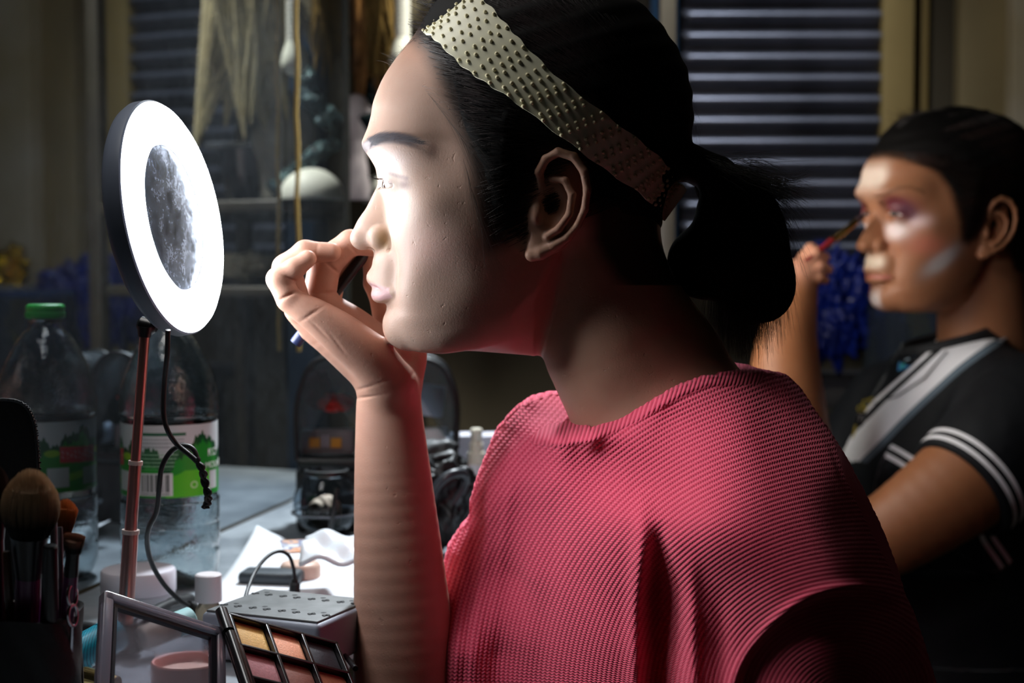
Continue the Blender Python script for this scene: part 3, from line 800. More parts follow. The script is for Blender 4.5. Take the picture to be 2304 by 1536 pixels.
# ---- headband
E1 = [(944, 86), (972, 104), (1000, 132), (1045, 180), (1090, 215), (1150, 255), (1250, 330), (1350, 400), (1440, 455), (1490, 500)]
E2 = [(1036, 10), (1068, 22), (1100, 48), (1140, 98), (1180, 145), (1250, 215), (1350, 290), (1440, 350), (1500, 395), (1540, 430)]
def build_headband(parent, wf):
    a, b = spline(E1, 8), spline(E2, 8); n = len(a); M = 18
    u = np.linspace(0, 1, M)
    rows = []
    for i in range(n):
        edge = 2.2*math.sin(i*1.1)
        ax, bx = a[i], b[i]; d = (bx-ax)/np.linalg.norm(bx-ax)
        rows.append(np.array([ax*(1-t)+bx*t+d*edge*(abs(t-0.5)*2)**6*(1 if t > 0.5 else -1) for t in u]))
    R = np.array(rows)                          # n x M x 2
    w = skull_w(R[..., 0].ravel(), R[..., 1].ravel()).reshape(n, M)+36.0
    ramp = smooth(-1, 10, np.arange(n))[:, None]
    w = w*ramp**0.5; w[0] = 0
    near = np.dstack([R, w[..., None]]); far = np.dstack([R, -w[..., None]])[1:][::-1]
    G3 = np.concatenate([far, near], 0)         # across the head
    Np = G3.shape[0]
    Nrm = np.cross(np.gradient(G3, axis=0), np.gradient(G3, axis=1)); Nrm /= np.linalg.norm(Nrm, axis=2, keepdims=True)+1e-9
    c = np.array([1230., 260., 0.]); sg = np.sign(((G3-c)*Nrm).sum(-1).mean()); Nrm *= sg
    mb = MB()
    out = G3+Nrm*3.0; inn = G3-Nrm*3.0
    loop = [[Vector(p) for p in wf(np.concatenate([out[i], inn[i][::-1]]))] for i in range(Np)]
    mb.grid(loop, closed=True)
    m = mat('cream_silicone', rgb(226, 224, 196), 0.42, spec=0.4)
    o = mb.build('headband', m, parent, flat_angle=60)
    # dots in staggered rows
    arc = np.concatenate([[0], np.cumsum(np.linalg.norm(np.diff(G3[:, M//2], axis=0), axis=1))])
    mb = MB(); step = 24.0; nr = 0
    for s0 in np.arange(arc[0], arc[-1], step):
        i = int(np.searchsorted(arc, s0)); i = min(max(i, 1), Np-1)
        nr += 1
        for j in range(6):
            jj = (j+(0.5 if nr % 2 else 0.0)+0.25)/6.0*(M-1); j0 = int(jj); fr = jj-j0
            if j0+1 >= M: continue
            p = G3[i, j0]*(1-fr)+G3[i, j0+1]*fr; nn = Nrm[i, j0]
            a0, b0 = wf(np.array([p+nn*2.0, p+nn*8.5])); z = Vector(b0)-Vector(a0)
            fr3 = frame(z); L = z.length
            mb.lathe([(4.4*S, 0), (4.0*S, L*0.6), (2.8*S, L*0.92), (0.0, L)], a0, 8, fr3)
    mb.build('headband_dots', mat('bead_tips', rgb(214, 204, 164), 0.35, spec=0.5), o, flat_angle=80)
    return o
# ------------------------------------------------------------------ the ribbed jumper
def build_jumper(parent, wf):
    neck = [ip(*p) for p in [(1330, 957, 165), (1420, 915, 205), (1480, 880, 225), (1530, 850, 220), (1590, 829, 185), (1650, 826, 120), (1700, 828, 70), (1745, 834, 50)]]
    right = [ip(*p) for p in [(1745, 834, 50), (1780, 842, 60), (1820, 870, 120), (1860, 930, 180), (1910, 1010, 220), (1950, 1090, 240), (1990, 1180, 250), (2022, 1260, 270), (2040, 1315, 290), (2075, 1385, 310), (2125, 1536, 330), (2175, 1700, 330)]]
    left = [ip(*p) for p in [(960, 1700, -100), (972, 1450, -120), (980, 1340, -160), (988, 1300, -170), (997, 1272, -170), (1003, 1248, -170), (1032, 1205, -170), (1055, 1178, -170), (1053, 1148, -170),
            (1066, 1100, -170), (1086, 1048, -170), (1112, 985, -160), (1150, 938, -150), (1172, 920, -150), (1195, 908, -150), (1235, 898, -150), (1300, 900, -120), (1345, 925, -40), (1330, 957, 165)]]
    polyA = [p[:2] for p in neck+right+left]
    Hn = rbf([(p[0], p[1], p[2]+22) for p in neck[::2]] + [ip(*p) for p in
        [(1213, 974, 22), (1235, 976, 68), (1262, 974, 112), (1262, 946, -30), (1310, 930, -30), (1296, 968, 145), (1235, 922, -130), (1214, 940, -75), (1285, 930, -90), (1195, 915, -110), (1200, 935, -95), (1150, 975, -100), (1180, 1000, -20), (1130, 1050, -70), (1100, 1130, -70), (1080, 1190, -90), (1045, 1240, -110), (1150, 1150, -25), (1165, 1300, -5), (1080, 1340, -60), (1120, 1480, 0), (1050, 1480, 10), (1060, 1640, 20),
         (1215, 1010, 45), (1600, 900, 305), (1500, 925, 262), (1430, 950, 235), (1700, 895, 290), (1780, 910, 230),
         (1250, 1005, 108), (1300, 1000, 152), (1350, 1000, 192), (1400, 990, 232), (1450, 990, 268), (1250, 1080, 122), (1350, 1080, 218), (1450, 1080, 305), (1530, 1080, 375), (1600, 1000, 385), (1750, 1000, 400), (1860, 1000, 330),
         (1200, 1150, 40), (1300, 1150, 192), (1420, 1150, 335), (1600, 1150, 485), (1780, 1150, 510), (1920, 1150, 420),
         (1190, 1300, 50), (1300, 1300, 200), (1420, 1300, 340), (1520, 1300, 400), (1650, 1300, 500), (1850, 1300, 560), (1990, 1300, 470),
         (1180, 1450, 60), (1300, 1450, 210), (1420, 1450, 340), (1520, 1450, 390), (1700, 1450, 520), (1850, 1450, 590), (2040, 1450, 470),
         (1180, 1650, 70), (1300, 1650, 220), (1420, 1650, 330), (1700, 1650, 520), (1900, 1650, 590), (2100, 1650, 470)]])
    Mn = rbf([p for p in neck[::2]] + right[1::2] + [(1213, 974, -60), (1235, 915, -190), (1200, 930, -180), (1130, 1050, -180), (1060, 1200, -200), (1040, 1400, -140), (1020, 1640, -80), (1150, 1200, -150), (1150, 1500, -100), (1300, 1300, -20), (1300, 1650, -20), (1700, 1300, 150), (1700, 1650, 150)])
    vox = 5.0
    V = Vol((930, 770, -560), (2120, 1640, 640), vox)
    gx, gy = V.ax[0][:, None].astype(float), V.ax[1][None, :].astype(float)
    def gfun(t): return np.where(t < 1, 1-(1-t)*np.abs(1-t), 1.0)
    insA = np.where(inside(gx, gy, polyA), 1, -1)
    dn = seg_dist(gx, gy, [p[:2] for p in neck])*insA
    do = seg_dist(gx, gy, [p[:2] for p in right])*insA
    dl = seg_dist(gx, gy, [p[:2] for p in left[:-5]])*insA; dh = seg_dist(gx, gy, [p[:2] for p in left[-6:]])*insA
    G_ = np.minimum(np.minimum(gfun(dn/16.0), gfun(do/170.0)), np.minimum(gfun(dl/90.0), gfun(dh/24.0)))
    H, Mm = Hn(gx, gy), Mn(gx, gy)
    # folds (picture coordinates of the near side, folds run down the front)
    X = 1152+(gx-1152)/(1-np.clip(H, 0, 600)*S/YM); Y = 768+(gy-768)/(1-np.clip(H, 0, 600)*S/YM)
    d = np.clip((Y-1150)/140.0, 0, 1.6)
    xc = 1488+0.0*(Y-1200)
    fold = -62*np.exp(-((X-xc)/(17+12*d))**2)*np.clip(d, 0, 1.3)
    fold += 26*np.exp(-((X-(1446-8*d))/20)**2)*np.clip((Y-1080)/160, 0, 1) + 30*np.exp(-((X-(1550+6*d))/22)**2)*np.clip((Y-1220)/140, 0, 1)
    fold += -16*np.exp(-((X-(1612+8*d))/22)**2)*np.clip((Y-1290)/150, 0, 1)
    fold += -4*np.exp(-((X-(1262-0.1*(Y-1050)))/24)**2)*np.clip((Y-1040)/100, 0, 1)
    seam = spline([(1655, 1560), (1668, 1500), (1705, 1430), (1780, 1350), (1860, 1307), (1950, 1305), (2045, 1335)], 6)
    under = inside(X, Y, [tuple(q) for q in seam]+[(2300, 1400), (2300, 2200), (1640, 2200)])
    ds = seg_dist(X, Y, [tuple(q) for q in seam])*np.where(under, 1, -1)
    fold += -34*smooth(-4, 30, ds) + 7*np.exp(-((ds+10)/9)**2)
    seam2 = [(1785, 845), (1845, 905), (1880, 985), (1905, 1060), (1950, 1150), (1985, 1220), (2030, 1300)]
    right_of = inside(X, Y, seam2+[(2400, 1300), (2400, 700), (1800, 700)])
    d2 = seg_dist(X, Y, seam2)*np.where(right_of, 1, -1)
    fold += -7*np.exp(-(d2/6)**2) - 4*smooth(0, 8, d2)
    fold += 8*np.exp(-((X-(1118-0.1*(Y-1000)))/20)**2)*np.clip((Y-1000)/80, 0, 1)-8*np.exp(-((X-(1085-0.08*(Y-1000)))/14)**2)*np.clip((Y-1020)/80, 0, 1)+6*np.exp(-((X-(1160-0.13*(Y-1000)))/16)**2)*np.clip((Y-1000)/80, 0, 1)
    # neckline band, a little raised
    dnk = seg_dist(X, Y, [(1215, 974), (1262, 974), (1330, 958), (1420, 916), (1480, 881), (1530, 851), (1590, 829), (1700, 829)])
    fold += 6*smooth(30, 22, dnk) - 3*np.exp(-((dnk-27)/5)**2)
    H = H+fold*np.clip(G_, 0, 1)
    Mm = np.minimum(Mm, H-26-90*smooth(0, 90, np.minimum(dn, dh)))
    Tn = np.maximum(H-Mm, 26); Tf = np.maximum(Mm+360, 60)
    G3, M3, Tn3, Tf3 = [a[:, :, None].astype(np.float32) for a in (G_, Mm, Tn, Tf)]
    w = V.ax[2][None, None, :]
    q = np.where(w > M3, (w-M3)/Tn3, (M3-w)/Tf3)
    Fa = (q*q-G3)
    gr = np.sqrt(sum(g*g for g in np.gradient(Fa, vox)))+1e-4
    Fa = (Fa/gr).astype(np.float32); del gr, q
    V.f[:] = np.clip(Fa, -80, 80)
    jv, jq = V.mesh()
    me = arr_mesh('jumper', wf(jv), jq)
    # rib direction: rings round a point low on the shoulder
    k = 1-jv[:, 2]*S/YM
    px, py = 1152+(jv[:, 0]-1152)/k, 768+(jv[:, 1]-768)/k
    cx, cy = 1905.0, 1560.0
    dx, dy = px-cx, (py-cy)
    r = np.sqrt(dx*dx+dy*dy*1.15); th = np.arctan2(dy, dx)
    left_b = smooth(1230, 1190, px)
    rib = r; stitch = th*560
    set_attr(me, 'rib', rib); set_attr(me, 'stitch', stitch)
    dn2 = seg_dist(px, py, [(1215, 974), (1262, 974), (1330, 958), (1420, 916), (1480, 881), (1530, 851), (1590, 829), (1700, 829)])
    sm2 = inside(px, py, seam2+[(2400, 1300), (2400, 700), (1800, 700)])
    set_attr(me, 'band', smooth(27, 23, dn2)*(jv[:, 2] > 0)); set_attr(me, 'along', px+0.35*py)
    set_attr(me, 'plain', np.where(sm2, 1.0, 0.0))
    m = mat('coral_knit', rgb(240, 84, 104), 0.85, spec=0.25); t = NT(m)
    A = lambda nme: t.n('ShaderNodeAttribute', attribute_name=nme).outputs['Fac']
    M = t.math
    ribw = M('SINE', M('MULTIPLY', A('rib'), 2*math.pi/10.5))
    st = M('SINE', M('ADD', M('MULTIPLY', A('stitch'), 2*math.pi/5.5), M('MULTIPLY', ribw, 1.2)))
    knit = M('ADD', M('MULTIPLY', ribw, 0.55), M('MULTIPLY', st, 0.3))
    keep = M('SUBTRACT', 1.0, M('MAXIMUM', A('band'), A('plain')))
    bandw = M('MULTIPLY', M('SINE', M('MULTIPLY', A('along'), 2*math.pi/9.0)), A('band'))
    nz = t.noise(900, 3, 0.6)
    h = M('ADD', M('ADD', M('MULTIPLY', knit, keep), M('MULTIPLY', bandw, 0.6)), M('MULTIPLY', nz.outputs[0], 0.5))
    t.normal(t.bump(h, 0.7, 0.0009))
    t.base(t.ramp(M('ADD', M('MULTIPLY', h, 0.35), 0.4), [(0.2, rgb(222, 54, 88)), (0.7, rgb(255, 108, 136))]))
    t.b.inputs['Sheen Weight'].default_value = 0.15; t.b.inputs['Sheen Roughness'].default_value = 0.5
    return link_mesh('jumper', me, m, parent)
# ------------------------------------------------------------------ assemble the person in front
def make_person_front():
    bV, bQ = build_body()
    me = arr_mesh('body', wpos(bV), bQ)
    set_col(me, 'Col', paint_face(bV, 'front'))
    me.name = 'person'
    body = link_mesh('person', me, skin_material('skin'))
    tag(body, 'person with black ponytail and cream headband in coral knit jumper, facing the ring light', 'person')
    for sg in (1, -1): eye_mesh((EYE_C[0], EYE_C[1], EYE_C[2]*sg), EYE_R, (-1, 0.30, 0.12*sg), 'eye', body, wpos)
    hm = hair_material('black_hair')
    build_hair(body, wpos, True, 3, hm)
    bm_ = hair_material('brow_hair', (42, 38, 46), 0.5)
    short_hairs('eyebrow', BROW, 620, 18, 0.05, 0.00007, wpos, body, bm_, 5, 13, 4, (1, -1))
    # lashes
    rng = np.random.default_rng(8); L = []
    for sg in (1, -1):
        for up in (1, 0):
            for i in range(34 if up else 18):
                az = 0.18+rng.uniform(-0.95, 1.05); c = max(0, 1-((az-0.18)/1.15)**2)
                r = 41; y0 = EYE_C[1]-1+az*5.5+(-11*c**0.6 if up else 8*c**0.75)
                x0 = EYE_C[0]-r*math.cos(az); w0 = EYE_C[2]+r*math.sin(az)
                s = np.linspace(0, 1, 6); ln = (26 if up else 13)*(0.8+0.4*rng.uniform())
                ox, ow = -math.cos(az), math.sin(az)
                x = x0+ox*ln*s; w = w0+ow*ln*s; y = y0+(5*s-10*s*s if up else 6*s)+rng.normal(0, 1.5)*s
                L.append(np.stack([x, y, w*sg], 1))
    L = np.array(L); strands('eyelashes', wpos(L.reshape(-1, 3)).reshape(L.shape), 0.00008, hm, body)
    build_headband(body, wpos)
    build_jumper(body, wpos)
    # the pencil
    a, b = wp(*ip(664, 780, -150)), wp(*ip(836, 562, -138))
    t = (b-a).normalized()
    e = empty('makeup_pencil', a, 'slim black makeup pencil held in the raised hand below the nose', 'makeup pencil')
    mb = MB(); fr = frame(t)
    mb.lathe([(0, 0), (0.0036, 0.0002), (0.0042, 0.002), (0.0042, 0.012), (0.0042, (b-a).length-0.012), (0.0036, (b-a).length-0.008), (0.0014, (b-a).length)], a, 20, fr)
    mb.build('barrel', mat('black_lacquer', rgb(12, 12, 16), 0.35), e)
    mb = MB(); mb.lathe([(0.0044, 0.0), (0.0046, 0.001), (0.0046, 0.009), (0.0044, 0.010)], a, 20, fr)
    mb.build('end_cap', mat('navy_cap', rgb(40, 52, 92), 0.4), e)
    return body
make_person_front()
# ------------------------------------------------------------------ ring light on its telescopic stand
def project_dir(px, py):
    a = (px-1152.0)/F; b = (768.0-py)/F
    return Vector((a, math.cos(PITCH)+b*math.sin(PITCH), -math.sin(PITCH)+b*math.cos(PITCH))).normalized()
def make_ring():
    Y = 1.11
    c = P(391, 489, Y); v = project_dir(391, 489)
    right = Vector((v.y, -v.x, 0)).normalized(); up = right.cross(v)
    ps = math.radians(10.3)
    n = (right*math.cos(ps)+up*math.sin(ps))*0.927 - v*0.375
    R = frame(n, up); k = (c-Vector((0, 0, CAMZ))).length/F*0.985
    Ro, Ri = 259*k, 166*k
    e = empty('ring_light', PZ(285, 1525, TABLE), 'glowing white ring light with round centre mirror on a rose metal telescopic pole', 'ring light')
    dark = mat('dark_grey_plastic', rgb(104, 112, 128), 0.38, spec=0.4)
    mb = MB()       # housing: a hollow ring with rounded back
    D = 0.0165
    mb.lathe([(Ro, 0.0), (Ro+0.0012, -0.001), (Ro+0.0014, -0.009), (Ro-0.001, -D+0.003), (Ro-0.005, -D), (Ri+0.004, -D), (Ri-0.001, -D+0.003), (Ri-0.0012, 0.0), (Ri, -0.0)], c, 96, R, closed=True)
    mb.build('housing', dark, e)
    mb = MB()
    mb.lathe([(Ro-0.0002, 0.0002), (Ro-0.002, 0.0026), (Ro-0.007, 0.0056), ((Ro+Ri)/2, 0.0068), (Ri+0.006, 0.0058), (Ri+0.002, 0.0038), (Ri+0.0003, 0.0006)], c, 128, R)
    em = mat('ring_diffuser', (1, 1, 1, 1), 0.5)
    b = em.node_tree.nodes['Principled BSDF']; b.inputs['Emission Color'].default_value = (0.90, 0.95, 1.0, 1); b.inputs['Emission Strength'].default_value = RING_STRENGTH
    mb.build('diffuser', em, e)
    mb = MB()
    mb.lathe([(0.0, 0.0), (Ri-0.0012, 0.0), (Ri-0.0012, -0.004), (0, -0.004)], c+n*-0.0005, 96, R)
    mm = mat('dusty_centre_mirror', rgb(96, 106, 124), 0.12, metal=1.0); t = NT(mm)
    nz = t.noise(60, 5, 0.7); n2 = t.noise(500, 2)
    f = t.math('ADD', t.math('MULTIPLY', nz.outputs[0], 0.6), t.math('MULTIPLY', n2.outputs[0], 0.25))
    t.l(t.ramp(f, [(0.3, (0.1, 0.1, 0.1, 1)), (0.7, (0.5, 0.5, 0.5, 1))]), t.b.inputs['Roughness'])
    t.l(t.math('SUBTRACT', 1.0, t.math('MULTIPLY', f, 0.35)), t.b.inputs['Metallic'])
    mb.build('centre_mirror', mm, e)
    # hinge at the foot of the ring
    mb = MB()
    a = P(312, 728, Y+0.004); b2 = P(352, 738, Y+0.002)
    mb.tube([a, a.lerp(b2, .15), a.lerp(b2, .8), b2], [0.004, 0.0062, 0.0062, 0.003], 20)
    mb.tube([P(327, 735, Y), P(325, 758, Y)], [0.006, 0.0045], 16)
    mb.build('hinge', mat('black_plastic', rgb(16, 17, 20), 0.35), e)
    # pole sections
    rose = noisy('rose_metal', rgb(178, 132, 126), rgb(196, 150, 144), 8, 0.28, 0.02, metal=0.85)
    def pole(a, b, r, nme='pole_section'):
        m_ = MB(); m_.tube([a, b], r, 24); return m_.build(nme, rose, e)
    p0, p1, p2, p3 = P(326, 748, Y), P(305, 1040, Y), P(294, 1195, Y), PZ(279, 1525, TABLE)
    p3 = Vector((P(279, 1420, Y).x, Y, TABLE+0.01))
    pole(p0, p1, 0.0037); pole(p1, p2, 0.0045); pole(p2, p3, 0.0057)
    jm = mat('pale_joint', rgb(206, 190, 184), 0.35)
    for p, q, r in ((p1, p2, 0.0052), (p2, p3, 0.0064)):
        mb = MB(); d = (q-p).normalized(); mb.tube([p-d*0.0012, p+d*0.0018], r, 24); mb.build('joint_ring', jm, e)
    # tripod foot: hub and three legs
    blk = mat('foot_black', rgb(20, 22, 26), 0.42)
    mb = MB(); mb.lathe([(0.0, 0.0), (0.014, 0.0), (0.014, 0.012), (0.010, 0.02), (0, 0.02)], (p3.x, p3.y, TABLE+0.004), 24)
    hub = mb.build('foot_hub', blk, e)
    for tx, ty in ((PZ(430, 1366, TABLE).x, PZ(430, 1366, TABLE).y), (p3.x-0.10, p3.y+0.05), (p3.x-0.06, p3.y-0.09)):
        b = Vector((tx, ty, TABLE+0.004)); a = Vector((p3.x, p3.y, TABLE+0.014)); d = b-a
        mb = MB(); m_ = a.lerp(b, 0.7)+Vector((0, 0, 0.006))
        pts = [a, a.lerp(b, .35)+Vector((0, 0, .006)), m_, b]
        mb.tube([Vector(q) for q in spline(pts, 6)], [0.0055]*12+[0.0065]*4+[0.008, 0.008, 0.006], 12)
        mb.build('leg', blk, e)
    return e
make_ring()
def cable(name, pts, r, m, label, n=10, cat='cable', extra=None):
    mb = MB(); mb.tube([Vector(q) for q in spline(pts, n)], r, 10)
    o = mb.build(name, m, None); tag(o, label, cat); return o
BLACK_CABLE = mat('black_rubber_cable', rgb(14, 15, 18), 0.45)
def ring_cable():
    e = empty('power_cable', P(378, 745, 1.065), 'thin black cable looping down from the ring light in front of the water bottle', 'cable')
    c1 = [(378, 742, 1.064), (376, 800, 1.07), (370, 860, 1.08), (368, 925, 1.085), (376, 965, 1.085), (396, 997, 1.09), (425, 1022, 1.09), (446, 1040, 1.09)]
    c2 = [(446, 1040, 1.094), (436, 1012, 1.096), (412, 1002, 1.096), (384, 1016, 1.095), (364, 1052, 1.095), (358, 1100, 1.10), (352, 1150, 1.11), (334, 1190, 1.12),
          (332, 1230, 1.14), (345, 1275, 1.16), (372, 1318, 1.18), (405, 1350, 1.20), (430, 1366, 1.215)]
    mb = MB()
    mb.tube([Vector(q) for q in spline([P(*p) for p in c1], 8)], 0.0019, 10)
    mb.tube([Vector(q) for q in spline([P(*p) for p in c2], 8)], 0.0019, 10)
    mb.build('cable_run', BLACK_CABLE, e)
    mb = MB()
    pts = [(440, 1030, 1.09), (455, 1055, 1.088), (460, 1080, 1.09), (468, 1110, 1.088), (468, 1128, 1.09), (462, 1143, 1.09)]
    q = spline([P(*p) for p in pts], 8)
    for ph in (0, math.pi):
        mb.tube([Vector(v)+Vector((math.cos(i*.55+ph), 0, math.sin(i*.55+ph)*.4))*0.0016 for i, v in enumerate(q)], 0.0017, 8)
    mb.build('twisted_tail', BLACK_CABLE, e)
    mb = MB(); mb.tube([P(424, 1358, 1.212), P(436, 1370, 1.218)], [0.003, 0.005], 12); mb.build('plug', mat('plug_black', rgb(15, 16, 18), 0.5), e)
ring_cable()
# ------------------------------------------------------------------ dressing table, mirror and the clutter on it
def line_pt(s): return Vector((M0.x+s*math.sin(TH), M0.y+s*math.cos(TH), 0))
def mirror_s(px):      # parameter along the mirror at which it is seen at this column
    r = (px-1152.0)/F; return (r*M0.y-M0.x)/(math.sin(TH)-r*math.cos(TH))
def make_table():
    top = [line_pt(-1.1), line_pt(mirror_s(780)+0.02), Vector((0.10, 2.06, 0)), Vector((0.16, 1.50, 0)), Vector((0.02, 1.42, 0)), Vector((-0.128, 1.40, 0)), Vector((-0.130, 0.25, 0))]
    top = [Vector((p.x+0.004, p.y, 0)) if i < 2 else p for i, p in enumerate(top)]
    m = mat('worn_laminate', rgb(150, 158, 164), 0.32, spec=0.5); t = NT(m)
    n = t.noise(14, 6, 0.65); n2 = t.noise(120, 3)
    t.base(t.ramp(n.outputs[0], [(0.3, rgb(112, 120, 128)), (0.7, rgb(170, 178, 184))])); t.normal(t.bump(n2.outputs[0], 0.1, 0.0006))
    e = empty('dressing_table', (0, 1.3, 0), 'grey laminate dressing table top running along the mirror under the makeup clutter', 'table')
    mb = MB(); mb.prism([(p.x, p.y) for p in top], 0.03, (0, 0, TABLE-0.015)); mb.build('table_top', m, e, smooth=False)
    for x, y in ((-0.17, 0.35), (0.10, 1.55), (0.06, 1.98)):
        mb = MB(); mb.box((x, y, (TABLE-0.03)/2), (0.05, 0.05, TABLE-0.03), None, 0.003); mb.build('leg', m, e, flat_angle=30)
make_table()
def make_mirror():
    a, b = line_pt(-1.1), line_pt(mirror_s(780))
    z0, z1 = TABLE+0.002, 1.75
    d = (b-a).normalized(); L = (b-a).length; c = (a+b)/2
    R = Matrix((d, MN, Vector((0, 0, 1)))).transposed()
    e = empty('wall_mirror', (c.x, c.y, z0), 'long smudged wall mirror behind the bottle and ring light, reflecting the dark room', 'mirror')
    m = mat('smudged_mirror', rgb(205, 214, 220), 0.02, metal=1.0); t = NT(m)
    n = t.noise(9, 6, 0.7); n3 = t.noise(70, 4, 0.7)
    f = t.math('ADD', t.math('MULTIPLY', n.outputs[0], 0.6), t.math('MULTIPLY', n3.outputs[0], 0.4))
    mr = t.ramp(f, [(0.35, (0.0, 0.0, 0.0, 1)), (0.75, (1, 1, 1, 1))])
    t.l(t.math('SUBTRACT', 0.985, t.math('MULTIPLY', mr, 0.05)), t.b.inputs['Metallic'])
    t.l(t.math('ADD', 0.012, t.math('MULTIPLY', mr, 0.03)), t.b.inputs['Roughness'])
    t.b.inputs['Base Color'].default_value = rgb(172, 180, 186)
    mb = MB(); mb.box(c+MN*0.003+Vector((0, 0, (z0+z1)/2)), (L, 0.006, z1-z0), R); mb.build('glass', m, e, smooth=False)
    mb = MB()
    mb.box(b+MN*0.004+d*0.004+Vector((0, 0, (z0+z1)/2)), (0.008, 0.014, z1-z0), R)
    mb.build('edge_strip', mat('dark_edge', rgb(30, 32, 30), 0.5), e, smooth=False)
make_mirror()

# ---- water bottle
def make_bottle():
    c = PZ(385, 1310, TABLE); c = Vector((c.x, c.y+0.0, TABLE)); Y = c.y
    k = Y/F
    e = empty('water_bottle', c, 'large clear plastic water bottle with green label standing behind the ring light pole', 'bottle')
    H = lambda py: P(385, py, Y).z-TABLE
    prof = [(0.0, 0.012), (20, 0.010), (40, 0.006), (72, 0.001), (92, 0.003), (106, 0.012), (110, 0.022), (110, H(1235)), (107, H(1225)), (110, H(1215)), (110, H(1180)), (107, H(1172)), (110, H(1163)), (110, H(1118)), (106.5, H(1110)), (106.5, H(942)),
            (110.5, H(932)), (111, H(905)), (108, H(880)), (101, H(850)), (90, H(820)), (75, H(790)), (57, H(760)), (40, H(742)), (35, H(732)), (34, H(722)), (34, H(716))]
    sp = spline([(r*k, z) for r, z in prof], 4)
    outer = [(max(r, 0), z) for r, z in sp]; inner = [(max(r-0.0005, 0), z+0.0005 if r < 0.03 and z < 0.02 else z) for r, z in outer][::-1]
    m = mat('clear_pet', rgb(236, 244, 246), 0.03, spec=0.5, Transmission_Weight=1.0, IOR=1.38); t = NT(m)
    n = t.noise(26, 4, 0.6); n.inputs['Distortion'].default_value = 1.5
    zz = t.n('ShaderNodeSeparateXYZ'); t.l(t.obj(), zz.inputs[0])
    t.normal(t.bump(n.outputs[0], 0.5, 0.004)); 
    mb = MB(); mb.lathe(outer+inner, c, 96); mb.build('bottle_body', m, e, flat_angle=70)
    mb = MB()
    cp = [(0, H(686)), (38*k, H(686)), (42*k, H(689)), (43*k, H(693)), (43*k, H(700)), (41.5*k, H(702)), (43*k, H(704)), (43*k, H(716)), (40*k, H(719)), (36*k, H(719))]
    mb.lathe(cp, c, 64)
    for i in range(60):
        a = 2*math.pi*i/60; mb.box(c+Vector((43.3*k*math.cos(a), 43.3*k*math.sin(a), (H(704)+H(715))/2)), (0.0009, 0.0009, H(704)-H(715)), Matrix.Rotation(a, 3, 'Z'))
    mb.build('cap', mat('green_cap', rgb(24, 178, 62), 0.35, spec=0.5, Subsurface_Weight=0.2), e, flat_angle=50)
    mb = MB(); mb.lathe([(36*k, H(722)), (39*k, H(723)), (39*k, H(726)), (36*k, H(727))], c, 48, None, True); mb.build('neck_ring', m, e)
    # label: painted cylinder; a = 0 faces the camera, positive towards the right of the picture
    na, nv = 1440, 170; r = 107.6*k
    top, bot = H(946), H(1104)
    A = np.linspace(-math.pi, math.pi, na+1); U = np.linspace(0, 1, nv)      # U 0 top
    AA, UU = np.meshgrid(A, U)
    X = c.x+r*np.sin(AA); Yy = c.y-r*np.cos(AA); Z = TABLE+top+(bot-top)*UU
    D = np.degrees(AA); py = 946+158*UU
    col = np.tile(np.array(lin(206, 214, 216)), (nv, na+1, 1))
    def paint(mask, c_): col[mask] = np.array(c_)
    hill = 1000+10*np.sin(AA*5+1)+7*np.sin(AA*13)+4*np.sin(AA*31)-34*np.exp(-((D-62)/16)**2)-40*np.exp(-((D+78)/22)**2)+3*np.sin(AA*71)
    paint(py > hill, lin(38, 150, 48)); 
    dk = hill+10+6*np.sin(AA*9)
    paint((py > hill) & (py < dk+18+14*np.sin(AA*3+2)), lin(18, 84, 44))
    g = (py > 1046) & (np.abs(D-38) < 30); paint(g & (py > 1046+10*np.sin(AA*6)), lin(90, 200, 40))
    paint((np.abs(py-1062-8*np.sin(AA*4)) < 8) & (np.abs(D+100) < 60), lin(120, 205, 60))
    # red brand tag at the left, mostly seen in the mirror
    red = (np.abs(D+83) < 28) & (np.abs(py-1022+0.1*(D+83)) < 18); paint(red, lin(214, 60, 66))
    paint(((np.abs(D+83) < 26) & (np.abs(py-1022+0.1*(D+83)) < 16)) & (np.sin(D*1.15+np.sin(py*.6)) > 0.35) & (np.abs(py-1022+0.1*(D+83)) < 9) & (np.sin(D*0.37+py*0.5) > -0.4), lin(236, 160, 158))
    paint((np.abs((D+46)/9)**2+((py-1016)/8)**2 < 1), lin(150, 205, 40)); paint((np.abs((D+124)/10)**2+((py-1018)/8)**2 < 1), lin(190, 205, 40))
    # small print
    rows = (np.floor(py/4.2) % 2 == 0); words = np.sin(D*2.3+np.floor(py/4.2)*1.7)+0.6*np.sin(D*5.1+np.floor(py/4.2)*3.1) > -0.55
    paint((py > 1003) & (py < 1043) & (D > -28) & (D < 24-(py-1003)*0.2) & rows & words, lin(150, 196, 160))
    paint((py > 975) & (py < 996) & (D > -30) & (D < 30) & rows & words, lin(150, 160, 166))
    paint((np.abs(py-966) < 3.2) & (D > -28) & (D < 32), lin(30, 100, 70))
    # barcode
    bc = (py > 1050) & (py < 1100) & (D > -26) & (D < 16); paint(bc, lin(226, 230, 230))
    rng = np.random.default_rng(2); bars = rng.uniform(0, 1, 64) > 0.5
    bi = ((D+23)/36*60).astype(int).clip(0, 63)
    paint(bc & (py > 1053) & (py < 1091) & (D > -23) & (D < 13) & bars[bi], lin(60, 74, 70))
    paint(bc & (py > 1093) & (py < 1098) & (D > -23) & (D < 13) & (np.sin(D*4.4) > 0), lin(80, 90, 90))
    paint((py > 1052) & (py < 1092) & (D > 66) & (D < 84), lin(206, 214, 214))
    paint((py > 1048) & (py < 1092) & (D < -40) & (D > -66), lin(214, 222, 220))
    paint((py > 1052) & (py < 1090) & (np.abs(D+104) < 18), lin(170, 200, 176))
